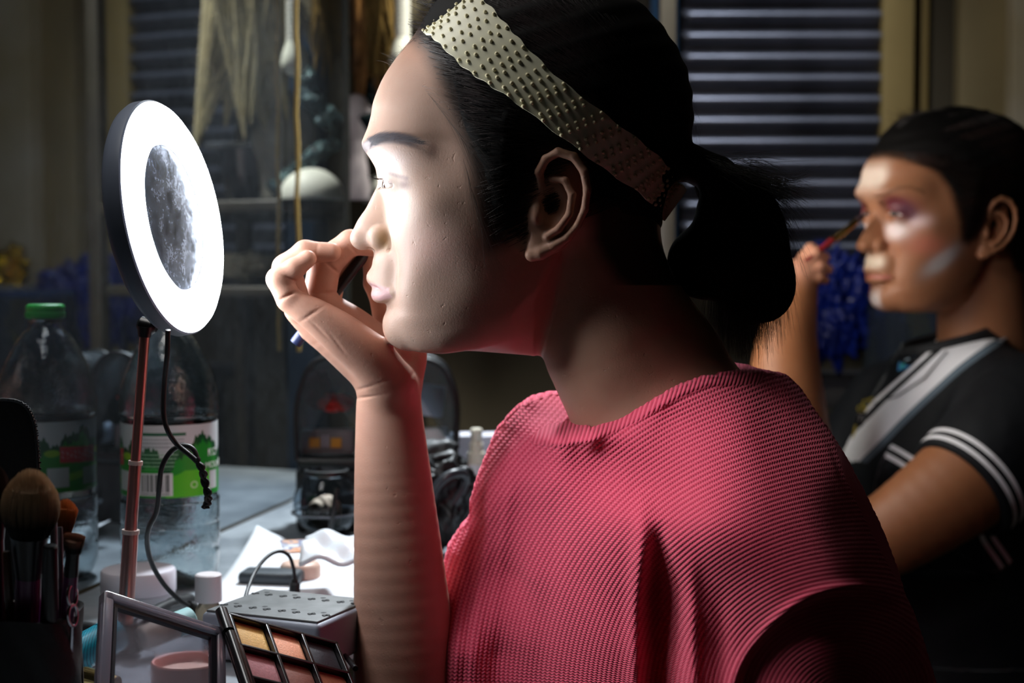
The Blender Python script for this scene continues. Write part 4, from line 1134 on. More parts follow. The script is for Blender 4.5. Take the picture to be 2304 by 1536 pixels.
    rec = (np.hypot((D-42)*1.6, (py-1078)) < 8) & (np.hypot((D-42)*1.6, (py-1078)) > 5); paint(rec, lin(190, 230, 170))
    V = np.stack([X, Yy, Z], -1).reshape(-1, 3)
    i = np.arange(nv-1)[:, None]*(na+1)+np.arange(na)[None]
    q = np.stack([i, i+1, i+na+2, i+na+1], -1).reshape(-1, 4)
    me = arr_mesh('label', V, q); set_col(me, 'Col', col.reshape(-1, 3))
    lm = mat('label_film', rough=0.35, spec=0.4); t = NT(lm); t.base(t.n('ShaderNodeAttribute', attribute_name='Col').outputs['Color'])
    lm.node_tree.nodes['Principled BSDF'].inputs['Transmission Weight'].default_value = 0.0
    lab = link_mesh('label', me, lm, e)
    sol = lab.modifiers.new('t', 'SOLIDIFY'); sol.thickness = 0.0002; sol.offset = 1
    # lettering wrapped round the label
    def word(txt, a0, pyc, hpx, m_):
        cu = bpy.data.curves.new('t', 'FONT'); cu.body = txt; cu.size = hpx*k*1.35; cu.align_x = 'CENTER'; cu.align_y = 'CENTER'; cu.extrude = 0.0001
        cu.resolution_u = 4
        o = bpy.data.objects.new('t', cu); COL.objects.link(o); bpy.context.view_layer.update()
        me = bpy.data.meshes.new_from_object(o); bpy.data.objects.remove(o)
        for v in me.vertices:
            a = math.radians(a0)+v.co.x*1.05/r; rr = r+0.0006+v.co.z
            v.co = Vector((c.x+rr*math.sin(a), c.y-rr*math.cos(a), TABLE+H(pyc)+v.co.y))
        return link_mesh('label_lettering', me, m_, lab)
    wm = mat('label_white', rgb(232, 238, 232), 0.5)
    word('MOUNTAIN', 88, 1040, 15, wm); word('KO', 72, 1012, 18, wm)
    return e
make_bottle()

# ---- pots and jars
def pot(name, px, pyb, r, prof, m, label, cat, Y=None, n=64, z=TABLE):
    c = PZ(px, pyb, z); c.z = z
    mb = MB(); mb.lathe(prof, c, n); o = mb.build(name, m, None, flat_angle=40)
    return tag(o, label, cat), c
def make_jar():
    c = PZ(312, 1352, TABLE); c.z = TABLE
    r = 84*c.y/F
    e = empty('cosmetic_jar', c, 'wide low white cream jar with flat lid in front of the water bottle', 'jar')
    wh = mat('white_plastic', rgb(226, 222, 232), 0.35)
    mb = MB(); mb.lathe([(0, 0), (r-0.003, 0), (r-0.001, 0.002), (r-0.001, 0.008), (0, 0.008)], c, 64); mb.build('jar_base', mat('frosted', rgb(214, 216, 224), 0.3), e)
    mb = MB(); mb.lathe([(r-0.0005, 0.0085), (r, 0.0095), (r, 0.026), (r-0.0012, 0.028), (r-0.003, 0.0285), (0, 0.0285)], c, 72); mb.build('lid', wh, e)
make_jar()
def make_small_bottle():
    c = PZ(470, 1404, TABLE); c.z = TABLE; k = c.y/F
    e = empty('small_bottle', c, 'little glass bottle of beige liquid with a tall white cap beside the grey socket strip', 'bottle')
    gl = mat('beige_glass', rgb(200, 184, 160), 0.12, Transmission_Weight=0.4, spec=0.5)
    mb = MB(); r = 30*k
    mb.lathe([(0, 0), (r-.002, 0), (r, 0.002), (r, 0.013), (r-.002, 0.016), (r*0.7, 0.018), (0, 0.018)], c, 48); mb.build('glass_body', gl, e)
    z1 = P(470, 1290, c.y).z-TABLE
    mb = MB(); mb.lathe([(r*.9, 0.0185), (r*1.02, 0.019), (r, z1-0.001), (r-.0012, z1), (0, z1)], c, 48); mb.build('white_cap', mat('white_cap', rgb(228, 222, 226), 0.4), e)
make_small_bottle()
def make_cream_cap():
    c = PZ(676, 1303, TABLE); c.z = TABLE; k = c.y/F; r = 46*k
    mb = MB(); mb.lathe([(0, 0), (r, 0), (r, 0.0125), (r-.002, 0.0155), (r-.005, 0.0165), (0, 0.0165)], c, 64)
    tag(mb.build('jar_lid', mat('peach_plastic', rgb(222, 188, 170), 0.4), None), 'peach coloured round jar lid lying on the white paper', 'lid')
make_cream_cap()

# ---- paper
def make_paper():
    pts = lambda u, v: None
    A, B, Cc, D = PZ(440, 1366, TABLE), P(578, 1186, 1.52), PZ(840, 1262, TABLE), PZ(800, 1372, TABLE)
    rows = []
    n = 26
    for i in range(n):
        v = i/(n-1); row = []
        for j in range(n):
            u = j/(n-1)
            p = A*(1-u)*(1-v)+B*(1-u)*v+D*u*(1-v)+Cc*u*v
            z0 = TABLE+0.0016
            lift = (B.z-TABLE)*(max(0, v-0.15)/0.85)**2*(1-u)**2.2
            row.append(Vector((p.x, p.y, z0+lift)))
        rows.append(row)
    mb = MB(); mb.grid(rows); o = mb.build('paper_sheet', noisy('white_paper', rgb(226, 230, 236), rgb(238, 240, 244), 5, 0.8, 0.05), None)
    s = o.modifiers.new('t', 'SOLIDIFY'); s.thickness = 0.0004; s.offset = 1
    tag(o, 'large sheet of white paper with a lifted corner against the mirror', 'paper')
make_paper()

# ---- socket strip
def make_strip():
    a, b, c_, d = PZ(500, 1378, TABLE+0.036), PZ(770, 1407, TABLE+0.036), PZ(790, 1344, TABLE+0.036), PZ(552, 1318, TABLE+0.036)
    top = [a, b, c_, d]
    cen = sum(top, Vector())/4; xd = (b-a).normalized(); yd = Vector((0, 0, 1)).cross(xd)
    L, Wd = (b-a).length*1.0, (d-a).dot(yd)
    R = Matrix((xd, yd, Vector((0, 0, 1)))).transposed()
    e = empty('power_strip', (cen.x, cen.y, TABLE), 'grey multi socket power strip with a usb cable plugged in', 'power strip')
    mb = MB(); mb.box((cen.x, cen.y, TABLE+0.018), (L, Wd, 0.034), R, 0.004); mb.build('case', mat('strip_grey', rgb(156, 162, 176), 0.5), e, flat_angle=30)
    mb = MB(); mb.box((cen.x, cen.y, TABLE+0.0355), (L-0.006, Wd-0.006, 0.002), R, 0.0008)
    mb.build('face_plate', noisy('plate_dark_grey', rgb(84, 86, 86), rgb(110, 112, 112), 60, 0.6, 0.1), e, flat_angle=30)
    blk = mat('slot_black', rgb(8, 8, 9), 0.7)
    nx = 4
    for i in range(nx):
        for j in range(2):
            u = (-0.5+(i+0.5)/nx)*L; v = (-0.25+0.5*j)*Wd
            p = Vector((cen.x, cen.y, TABLE+0.0366))+xd*u+yd*v
            mb = MB()
            for k2 in (-1, 1):
                mb.box(p+xd*0.006*k2, (0.0022, 0.0065, 0.0006), R); mb.box(p+xd*0.006*k2, (0.006, 0.002, 0.0006), R)
            mb.lathe([(0.0022, 0), (0, 0.0004)], p+yd*0.007, 12)
            mb.build('socket', blk, e, smooth=False)
    return e
make_strip()
def make_usb():
    pl = P(664, 1322, 1.27)
    e = empty('usb_cable', pl, 'short black usb cable arching out of the socket strip', 'cable')
    pts = [(663, 1302, 1.27), (660, 1276, 1.27), (650, 1250, 1.268), (630, 1240, 1.262), (604, 1250, 1.25), (575, 1284, 1.23), (556, 1330, 1.20), (550, 1365, 1.175), (556, 1395, 1.155)]
    mb = MB(); mb.tube([Vector(q) for q in spline([P(*p) for p in pts], 8)], 0.0016, 10); mb.build('cable_run', BLACK_CABLE, e)
    mb = MB(); mb.tube([P(663, 1302, 1.27), P(663, 1310, 1.27), P(663, 1313, 1.27), P(663, 1338, 1.27)], [0.0025, 0.003, 0.0046, 0.0046], 12)
    mb.build('plug', mat('plug2', rgb(13, 13, 14), 0.5), e)
    mb = MB(); q = [(800, 1500, 1.06), (770, 1462, 1.10), (722, 1430, 1.125), (660, 1418, 1.13)]
    mb.tube([Vector(v) for v in spline([Vector((P(*p).x, P(*p).y, TABLE+0.004)) for p in q], 8)], 0.002, 10)
    tag(mb.build('power_cable', BLACK_CABLE, None), 'black cable lying on the table between palette and socket strip', 'cable')
make_usb()
def make_slab():
    a, b = PZ(540, 1318, TABLE), PZ(676, 1322, TABLE)
    c = (a+b)/2; xd = (b-a).normalized(); yd = Vector((0, 0, 1)).cross(xd); R = Matrix((xd, yd, Vector((0, 0, 1)))).transposed()
    mb = MB(); mb.box((c.x, c.y+0.01, TABLE+0.0075), ((b-a).length, 0.03, 0.012), R, 0.0045)
    tag(mb.build('makeup_pouch', mat('slate_case', rgb(52, 60, 66), 0.45), None), 'dark slate slim case lying behind the socket strip', 'case')
    # printed card and packet
    c = PZ(700, 1330, TABLE); 
    cols = mat('card_print', rough=0.4); t = NT(cols); n = t.noise(55, 3)
    t.base(t.ramp(n.outputs[0], [(0.40, rgb(226, 222, 216)), (0.47, rgb(214, 140, 96)), (0.53, rgb(226, 182, 150)), (0.6, rgb(92, 108, 150)), (0.66, rgb(220, 220, 224))]))
    mb = MB(); mb.box((c.x, c.y+0.006, TABLE+0.0395), (0.052, 0.036, 0.0012), Matrix.Rotation(0.25, 3, 'Z') @ Matrix.Rotation(0.12, 3, 'X'))
    tag(mb.build('printed_card', cols, None, smooth=False), 'small printed card with orange picture lying on the socket strip', 'card')
    c = P(752, 1312, 1.30)
    mb = MB(); bm = bmesh.new(); bmesh.ops.create_grid(bm, x_segments=16, y_segments=12, size=0.5)
    for v in bm.verts: v.co = Vector((v.co.x*0.055, v.co.y*0.05, 0.004*math.sin(v.co.x*9)*math.cos(v.co.y*7)))
    mb.bm(bm, (c.x, c.y, TABLE+0.046), Matrix.Rotation(0.3, 3, 'X'))
    o = mb.build('packet', mat('white_packet', rgb(222, 226, 232), 0.35), None); s = o.modifiers.new('t', 'SOLIDIFY'); s.thickness = 0.003
    tag(o, 'crumpled white packet behind the socket strip beside the forearm', 'packet')
make_slab()

# ---- teal tube, cream tube, gold tube, pink pot
def lying(name, a, b, r0, r1, m, label, cat, capm=None):
    a, b = Vector(a), Vector(b); d = b-a; L = d.length; R = frame(d)
    e = empty(name, a, label, cat)
    mb = MB(); mb.lathe([(0, 0), (r0*.92, 0), (r0, 0.001), (r1, L*0.66), (r1*.9, L*0.665)], a, 40, R); mb.build('tube_body', m, e)
    mb = MB(); mb.lathe([(r1*.95, L*0.67), (r1*1.02, L*.68), (r1*1.0, L*.985), (r1*.93, L), (0, L)], a, 40, R); mb.build('cap', capm or m, e)
    return e
teal = mat('teal_plastic', rgb(20, 132, 156), 0.3); t_ = NT(teal)
_w = t_.n('ShaderNodeTexWave', i_Scale=190.0, i_Distortion=1.0); t_.l(t_.obj(), _w.inputs['Vector'])
t_.base(t_.ramp(_w.outputs[1], [(0.05, rgb(10, 74, 96)), (0.12, rgb(22, 140, 164))]))
lying('tube', P(160, 1480, 1.03), P(262, 1424, 1.06), 0.0125, 0.0125, teal, 'teal plastic tube lying between the brush case and the palette', 'tube')
lying('tube', P(318, 1438, 1.10), P(430, 1392, 1.13), 0.009, 0.0095, mat('cream_plastic', rgb(216, 204, 190), 0.4), 'cream coloured tube with pale aqua end seen through the palette lid', 'tube', mat('aqua_cap', rgb(170, 214, 216), 0.35))
lying('lip_gloss', P(186, 1518, 0.99), P(262, 1542, 0.98), 0.006, 0.006, mat('gold_metal', rgb(212, 182, 120), 0.2, metal=1.0), 'slim gold cosmetic tube at the bottom edge beside the brush case', 'lip gloss')
def make_pink():
    c = P(422, 1498, 1.02); k = c.y/F; r = 82*k; z0 = P(422, 1560, 1.02).z
    c = Vector((c.x, c.y, TABLE)); h = P(422, 1484, 1.02).z-TABLE
    e = empty('powder_pot', c, 'open pink round powder pot behind the clear palette lid', 'pot')
    pk = mat('pink_plastic', rgb(222, 150, 140), 0.35)
    mb = MB(); mb.lathe([(0, 0), (r*.97, 0), (r, 0.002), (r, h-0.001), (r-.0008, h), (r-.0022, h-.0005), (r-.0025, h-.008), (0, h-.0085)], c, 72); mb.build('pot_wall', pk, e)
    mb = MB(); mb.lathe([(0, h-.006), (r*.5, h-.0052), (r*.9, h-.0075), (r*.9, h-.0085)], c, 48); mb.build('powder', noisy('pink_powder', rgb(228, 184, 166), rgb(240, 206, 190), 80, 0.9, 0.5), e)
make_pink()

# ---- palette: tilted pan tray with a clear hinged lid
def make_palette():
    Yb = 0.985
    TLc, TRc = P(508, 1384, 0.995), P(744, 1448, 1.045)
    BLc = P(611, 1600, 0.935)
    xd = (TRc-TLc).normalized(); yv = (TLc-BLc); yv = (yv-xd*yv.dot(xd)); Ht = 0.090; yd = yv.normalized(); zd = xd.cross(yd)
    if zd.y > 0: zd = -zd
    R = Matrix((xd, yd, zd)).transposed(); Wd = (TRc-TLc).length+0.004
    def L(u, v, w=0.0): return TLc+xd*u-yd*v+zd*w
    e = empty('eyeshadow_palette', Vector((TLc.x, TLc.y, TABLE)), 'open black eyeshadow palette with six visible pans and a transparent hinged lid', 'palette')
    blk = mat('palette_black', rgb(22, 20, 22), 0.25, spec=0.6)
    tr = MB()
    m_ = 0.0026; pw = (Wd-m_*4)/3; ph = 0.0215
    tr.box(L(Wd/2, Ht/2, -0.006), (Wd, Ht, 0.006), R, 0.001)
    for i in range(4): tr.box(L(m_/2+i*(pw+m_), Ht/2, 0), (m_, Ht, 0.0066), R, 0.0005)
    for j in range(4): tr.box(L(Wd/2, m_/2+j*(Ht-m_)/3, 0), (Wd, m_, 0.0066), R, 0.0005)
    tr.build('tray', blk, e, flat_angle=30)
    cl = [[(206, 158, 84), (214, 140, 104), (46, 44, 50)], [(168, 104, 108), (132, 76, 62), (150, 88, 62)], [(120, 70, 66), (190, 150, 120), (90, 60, 56)], [(60, 40, 44), (150, 100, 80), (200, 170, 140)]]
    hh = (Ht-m_)/3
    for j in range(3):
        for i in range(3):
            cc = cl[j][i]; c2 = tuple(min(255, int(q*1.12)) for q in cc)
            mm = noisy('shadow_powder', rgb(*cc), rgb(*c2), 700, 0.65, 0.5, 0.0008)
            mb = MB(); mb.box(L(m_+pw/2+i*(pw+m_), m_+(hh-m_)/2+j*hh, -0.0018), (pw-0.0006, hh-m_-0.0006, 0.0024), R, 0.0006)
            mb.build('pan', mm, e, flat_angle=30)
    hb = MB(); hb.tube([L(-0.0035, -0.002, 0.001), L(-0.0035, 0.018, 0.001)], 0.0042, 16); hb.tube([L(-0.0035, 0.021, 0.002), L(-0.0035, Ht, 0.002)], 0.0036, 16)
    hb.build('hinge', blk, e)
    # lid: outline in the picture
    A, B, D = P(230, 1334, 0.945), P(501, 1421, 0.99), P(268, 1640, 0.885)
    xl = (B-A).normalized(); yl = (D-A); yl = -(yl-xl*yl.dot(xl)).normalized(); zl = xl.cross(yl)
    Rl = Matrix((xl, yl, zl)).transposed(); Wl = (B-A).length; Hl = 0.085
    # keep the lid's own rectangle square, sheared sides follow its tilt
    def LL(u, v, w=0.0): return A+xl*(u)-yl*v+zl*w
    clear = mat('clear_lid', rgb(206, 200, 210), 0.12, spec=0.5, Transmission_Weight=0.82, IOR=1.12)
    t = NT(clear); n = t.noise(90, 4, 0.7); t.l(t.ramp(n.outputs[0], [(0.35, (0.05,)*3+(1,)), (0.75, (0.3,)*3+(1,))]), t.b.inputs['Roughness'])
    mb = MB(); mb.box(LL(Wl/2, Hl/2), (Wl-.008, Hl-.008, 0.0012), Rl); lid = mb.build('clear_lid', clear, e, smooth=False)
    rimm = mat('clear_rim', rgb(168, 160, 174), 0.16, spec=0.6, Transmission_Weight=0.6, IOR=1.45)
    mb = MB()
    for c_, sz in ((LL(Wl/2, 0.003, 0), (Wl, 0.007, 0.008)), (LL(0.003, Hl/2, 0), (0.007, Hl, 0.008)), (LL(Wl-0.003, Hl/2, 0), (0.006, Hl, 0.008)), (LL(Wl/2, Hl-.003, 0), (Wl, 0.007, 0.008))):
        mb.box(c_, sz, Rl, 0.0012)
    mb.build('lid_rim', rimm, lid, flat_angle=30)
    mb = MB()
    for c_, sz in ((LL(Wl/2, 0.0085, 0.001), (Wl-.014, 0.0022, 0.004)), (LL(0.0085, Hl/2, 0.001), (0.0022, Hl-.014, 0.004)), (LL(Wl-0.0085, Hl/2, 0.001), (0.004, Hl-.014, 0.004))):
        mb.box(c_, sz, Rl)
    mb.build('lid_gasket', mat('dark_liner', rgb(36, 34, 40), 0.3), lid, smooth=False)
make_palette()

# ---- brush case with brushes
def make_case():
    e = empty('brush_case', Vector((P(60, 1536, 0.93).x, 0.93, TABLE)), 'black zipped brush case standing open at the left edge, full of brushes', 'brush case')
    blk = noisy('black_nylon', rgb(12, 12, 13), rgb(22, 22, 24), 300, 0.6, 0.4, 0.0008)
    # back panel with rounded corner
    Yb = 1.0
    o = [(-70, 1560), (-70, 905), (-20, 899), (20, 899), (45, 905), (64, 922), (76, 950), (82, 990), (86, 1040), (92, 1200), (100, 1560)]
    sp = [tuple(q) for q in spline(o, 5)]
    pts = [P(a, b, Yb) for a, b in sp]
    mb = MB(); mb.prism([(p.x, p.z) for p in pts], 0.006, (0, Yb, 0), Matrix(((1, 0, 0), (0, 0, 1), (0, 1, 0))).transposed())
    mb.build('back_panel', blk, e, flat_angle=50)
    mb = MB(); zt = MB()
    q = [Vector(v) for v in spline([P(a, b, Yb-0.004) for a, b in o[2:]], 8)]
    mb.tube(q, 0.0011, 8); mb.build('piping', mat('piping_grey', rgb(60, 62, 66), 0.4), e)
    acc = 0.0
    for a, b in zip(q[:-1], q[1:]):
        acc += (b-a).length
        while acc > 0.0021:
            acc -= 0.0021; d = (b-a).normalized(); zt.box(b+Vector((0.0012, -0.0006, 0))*1.0, (0.0016, 0.001, 0.0010), frame(d))
    zt.build('zipper', mat('zip_metal', rgb(120, 122, 128), 0.35, metal=0.8), e, smooth=False)
    # front pocket / cup
    c = P(62, 1520, 0.90); c.z = TABLE
    R0 = 0.031
    top = P(62, 1402, 0.90-R0).z-TABLE
    rows = []
    for i in range(26):
        v = i/25; row = []
        for j in range(64):
            a = 2*math.pi*j/64; rr = R0*(1+0.03*v+0.02*math.sin(a*5+v*6)+0.012*math.sin(a*11+v*17))
            row.append(Vector((c.x+rr*math.cos(a), c.y+rr*math.sin(a)*1.1, TABLE+top*v+0.002*math.sin(a*3)*v)))
        rows.append(row)
    for i in range(20):      # inside wall
        v = 1-i/25; rows.append([Vector((c.x+(R0*0.94)*math.cos(2*math.pi*j/64), c.y+R0*0.94*1.1*math.sin(2*math.pi*j/64), TABLE+top*v-0.0005)) for j in range(64)])
    mb = MB(); mb.grid(rows, closed=True); mb.build('pocket', blk, e, flat_angle=60)
    zt = MB()
    qq = [Vector(v) for v in spline([P(a, b, 0.93) for a, b in [(168, 1400), (174, 1420), (178, 1450), (182, 1490), (184, 1560)]], 10)]
    zt.tube([v+Vector((-0.0016, 0, 0)) for v in qq], 0.0018, 8)
    for a, b in zip(qq[:-1], qq[1:]):
        for f in (0.0, 0.5): zt.box(a.lerp(b, f), (0.0026, 0.0012, 0.0010), frame(b-a))
    zt.build('zipper', mat('zip_black', rgb(30, 30, 33), 0.4), e, smooth=False)
    return c
make_case()
def brush(head, base, hr, hl, shape, hair_c, tip_c, ferr_c, hand_c, hw, label, metal_f=0.0, name='makeup_brush', seed=1):
    """head: tip point, base: lower end"""
    base, head = Vector(base), Vector(head); d = (head-base).normalized(); R = frame(d, (1, 0, 0)); Lt = (head-base).length
    e = empty(name, base, label, 'brush', 'brushes in the black case')
    f0 = Lt-hl-hw*3.2
    mb = MB(); mb.lathe([(0, 0), (hw*.6, 0.0), (hw*.85, Lt*.1), (hw, Lt*.4), (hw*1.0, f0)], base, 28, R); mb.build('handle', mat('handle_'+name, rgb(*hand_c), 0.28, spec=0.6), e)
    mb = MB(); mb.lathe([(hw*1.03, f0), (hw*1.05, f0+.001), (hr*.62, Lt-hl-.001), (hr*.66, Lt-hl+.002)], base, 28, R); mb.build('ferrule', mat('ferrule_'+name, rgb(*ferr_c), 0.3, metal=metal_f), e)
    rng = np.random.default_rng(seed); N = int(1800*min(1.6, hr/0.008)); K = 7
    a = rng.uniform(0, 2*np.pi, N); rr = np.sqrt(rng.uniform(0, 1, N))
    s = np.linspace(0, 1, K)[None, :]
    if shape == 'round': rad = hr*(0.6+0.44*np.sin(np.minimum(s*2.1, 1.57)))-hr*0.10*s**4; ht = (1-0.36*rr**2.2)[:, None]
    elif shape == 'flat': rad = hr*(0.62+0.4*s**0.7); ht = (1-0.12*rr**3)[:, None]
    else: rad = hr*(0.6+0.55*s); ht = (1-0.25*rr**2)[:, None]
    lx = rr[:, None]*np.cos(a)[:, None]*rad; ly = rr[:, None]*np.sin(a)[:, None]*rad*(0.55 if shape == 'flat' else 0.9); lz = (Lt-hl)+hl*s*ht*(0.97+0.05*rng.uniform(0, 1, (N, 1)))
    Rn = np.array(R); Pn = np.stack([lx, ly, lz+0*lx], -1) @ Rn.T + np.array(base)
    m = mat('bristle_'+name, rough=0.6, spec=0.2); t = NT(m)
    at = t.n('ShaderNodeAttribute', attribute_name='tip'); t.base(t.ramp(at.outputs['Fac'], [(0.36, rgb(*hair_c)), (0.86, rgb(*tip_c))]))
    o = strands('bristles', Pn, 0.00018, m, e)
    set_attr(o.data, 'tip', np.repeat(np.tile(np.linspace(0, 1, K), N), 3))
    core = MB(); ks = 8
    pr = [(0.001, 0)]
    for i in range(ks+1):
        q = i/ks
        if shape == 'round': rv = hr*(0.6+0.44*math.sin(min(q*2.1, 1.57)))*math.sqrt(max(0, 1-q**7))
        elif shape == 'flat': rv = hr*(0.62+0.4*q**.7)*(1 if i < ks else 0.05)
        else: rv = hr*(0.6+0.5*q)*(1 if i < ks else 0.05)
        pr.append((rv*0.8, hl*0.84*q))
    core.lathe(pr, base+d*(Lt-hl), 32, R)
    c_o = core.build('bristle_core', m, e); set_attr(c_o.data, 'tip', [min(1, max(0, ((v.co-(base+d*(Lt-hl))).dot(d))/hl)) for v in c_o.data.vertices])
    return e
k9 = 0.88/F
brush(P(70, 1056, 0.88), P(58, 1530, 0.90), 66*k9, 165*k9, 'round', (10, 9, 9), (196, 164, 128), (16, 15, 17), (98, 30, 88), 29*k9, 'big fluffy powder brush with tan tips and purple handle', seed=2)
brush(P(-12, 1045, 0.90), P(0, 1530, 0.90), 36*k9, 120*k9, 'round', (12, 10, 9), (70, 52, 44), (14, 13, 15), (40, 26, 18), 17*k9, 'dark brown brush cut off by the left picture edge', seed=3)
brush(P(150, 1122, 0.93), P(100, 1530, 0.91), 27*k9, 100*k9, 'fan', (120, 58, 26), (206, 122, 62), (60, 60, 66), (16, 15, 17), 9*k9, 'flared orange bristle brush behind the big powder brush', 0.8, seed=4)
brush(P(168, 1200, 0.88), P(138, 1530, 0.90), 25*k9, 52*k9, 'flat', (16, 12, 12), (160, 110, 86), (14, 13, 16), (92, 28, 80), 16*k9, 'small flat topped brush with purple handle, rightmost in the case', seed=5)
def pen(a, b, r, c1, c2, label, fr=0.6):
    a, b = Vector(a), Vector(b); d = b-a; L = d.length; R = frame(d); e = empty('cosmetic_pencil', a, label, 'pencil', 'pencils in the black case')
    mb = MB(); mb.lathe([(0, 0), (r, 0.0005), (r, L*fr)], a, 20, R); mb.build('barrel', mat('pen_a', rgb(*c1), 0.3), e)
    mb = MB(); mb.lathe([(r*1.05, L*fr), (r*1.08, L*fr+.0005), (r*1.05, L-.001), (r*.8, L), (0, L)], a, 20, R); mb.build('cap', mat('pen_b', rgb(*c2), 0.3), e)
pen(P(108, 1530, 0.885), P(113, 1226, 0.87), 18*k9*.9, (96, 34, 38), (12, 12, 14), 'thick black capped pencil with dark red lower barrel', 0.42)
pen(P(128, 1530, 0.90), P(120, 1150, 0.90), 8*k9, (70, 70, 76), (120, 122, 130), 'thin silver grey pencil behind the black capped one')
pen(P(140, 1530, 0.90), P(134, 1185, 0.91), 7*k9, (30, 28, 30), (58, 56, 60), 'thin charcoal pencil next to the flared orange brush')
pen(P(30, 1530, 0.89), P(14, 1240, 0.88), 9*k9, (50, 32, 20), (66, 44, 28), 'dark brown wooden pencil left of the purple handle')
def scissors():
    e = empty('scissors', P(158, 1440, 0.9), 'silver scissors handles sticking out of the black case', 'scissors')
    m = mat('polished_steel', rgb(190, 190, 198), 0.12, metal=1.0)
    for cx, cy, w_, h_ in ((162, 1340, 10, 24), (163, 1384, 10, 24)):
        mb = MB(); pts = [P(cx+w_*math.sin(a), cy-h_*math.cos(a), 0.885+0.004*math.sin(a)) for a in [2*math.pi*i/24 for i in range(25)]]
        mb.tube(pts, 0.0011, 10, cap=False); mb.build('finger_loop', m, e)
    mb = MB(); mb.tube([P(163, 1405, 0.885), P(160, 1470, 0.89), P(156, 1520, 0.90)], 0.0013, 8); mb.build('blade', m, e)
scissors()
# ------------------------------------------------------------------ room shell
def struct(o): o['kind'] = 'structure'; return o
YW = 2.78
def box_obj(name, c, size, m, rot=None, bev=0.0):
    mb = MB(); mb.box(c, size, rot, bev); return mb.build(name, m, None, smooth=bev > 0)
plaster_dark = noisy('brown_wall', rgb(92, 84, 66), rgb(74, 68, 54), 3, 0.8, 0.1)
struct(box_obj('floor', (0.3, 1.2, -0.02), (5.4, 4.4, 0.04), noisy('concrete', rgb(70, 68, 64), rgb(90, 88, 82), 4, 0.8, 0.1)))
struct(box_obj('ceiling', (0.3, 1.2, 2.82), (5.4, 4.4, 0.04), noisy('ceiling_paint', rgb(110, 108, 100), rgb(124, 120, 112), 3, 0.85, 0.05)))
struct(box_obj('wall_back', (0.3, YW+0.05, 1.4), (5.4, 0.1, 2.8), plaster_dark))
struct(box_obj('wall_left', (-2.35, 1.2, 1.4), (0.1, 4.4, 2.8), plaster_dark))
struct(box_obj('wall_right', (2.95, 1.2, 1.4), (0.1, 4.4, 2.8), plaster_dark))
struct(box_obj('wall_front', (0.3, -0.95, 1.4), (5.4, 0.1, 2.8), plaster_dark))
def XW(px, Y=YW): return P(px, 700, Y).x
# roller shutter
def make_shutter():
    x0, x1 = XW(1526), XW(1972); z0, z1 = P(1700, 585, YW).z, 2.3
    e = empty('roller_shutter', ((x0+x1)/2, YW-0.03, z0), 'grey corrugated metal roller shutter on the back wall behind the ponytail', 'shutter')
    per = 46.2*YW/F; zt = P(1700, 44, YW).z
    n = int((z1-z0)/per*14); rows = []
    for i in range(n+1):
        z = z0+(z1-z0)*i/n; ph = (z-zt)/per*2*math.pi
        y = YW-0.037-0.012*math.cos(ph)
        rows.append([Vector((x0+(x1-x0)*j/24, y, z)) for j in range(25)])
    m = mat('shutter_metal', rgb(120, 124, 138), 0.36, metal=0.6, spec=0.5); t = NT(m)
    nz = t.noise(5, 5, 0.6); t.base(t.ramp(nz.outputs[0], [(0.3, rgb(88, 92, 104)), (0.7, rgb(140, 142, 156))]))
    mb = MB(); mb.grid(rows); o = mb.build('curtain', m, e, flat_angle=80); s = o.modifiers.new('t', 'SOLIDIFY'); s.thickness = 0.002
    mb = MB(); mb.box(((x0+x1)/2, YW-0.035, z0-0.02), (x1-x0, 0.03, 0.04), None, 0.004); mb.build('bottom_bar', m, e)
make_shutter()
beige = noisy('cream_paint', rgb(176, 152, 96), rgb(158, 136, 84), 6, 0.55, 0.05)
def post(name, a, b, y0, th, m, label, cat, bev=0.004):
    x0, x1 = XW(a, y0), XW(b, y0)
    tag(box_obj(name, ((x0+x1)/2, y0+th/2, 1.4), (x1-x0, th, 2.76), m, None, bev), label, cat)
post('door_post', 1979, 2050, YW-0.06, 0.055, beige, 'cream painted post directly right of the roller shutter', 'post')
post('column', 2152, 2266, YW-0.05, 0.045, noisy('cream_paint_2', rgb(168, 152, 112), rgb(150, 136, 100), 6, 0.6, 0.05), 'broad cream column rising behind the seated person in black', 'column')
post('wall_panel', 2270, 2560, YW-0.09, 0.08, noisy('white_plaster', rgb(214, 208, 192), rgb(190, 176, 140), 5, 0.7, 0.1), 'pale plaster panel at the right picture edge', 'panel')
post('cupboard_panel', 1442, 1522, YW-0.06, 0.05, noisy('blue_board', rgb(24, 70, 104), rgb(18, 56, 88), 6, 0.5, 0.05), 'dark blue upright board left of the roller shutter', 'board')
def conduit():
    x = XW(2066); e = empty('wall_conduit', (x, YW-0.02, 1.0), 'thin cream cable conduit with a switch box on the back wall', 'conduit')
    mb = MB(); mb.box((x, YW-0.012, 1.95), (0.014, 0.018, 1.6), None, 0.003); mb.build('channel', beige, e)
    z = P(2066, 318, YW).z
    mb = MB(); mb.box((x-0.006, YW-0.02, z), (0.045, 0.036, 0.075), None, 0.006); bx = mb.build('switch_box', mat('switch_cream', rgb(178, 170, 146), 0.5), e)
    mb = MB(); mb.box((x-0.006, YW-0.041, z), (0.016, 0.006, 0.026), None, 0.002); mb.build('rocker', mat('switch_white', rgb(200, 194, 176), 0.4), bx)
    mb = MB(); mb.tube([Vector((x-0.004, YW-0.012, z-0.03)), Vector((x-0.006, YW-0.012, z-0.3)), Vector((x-0.01, YW-0.012, z-0.75))], 0.004, 8); mb.build('cord', mat('dark_cord', rgb(30, 30, 34), 0.6), e)
conduit()

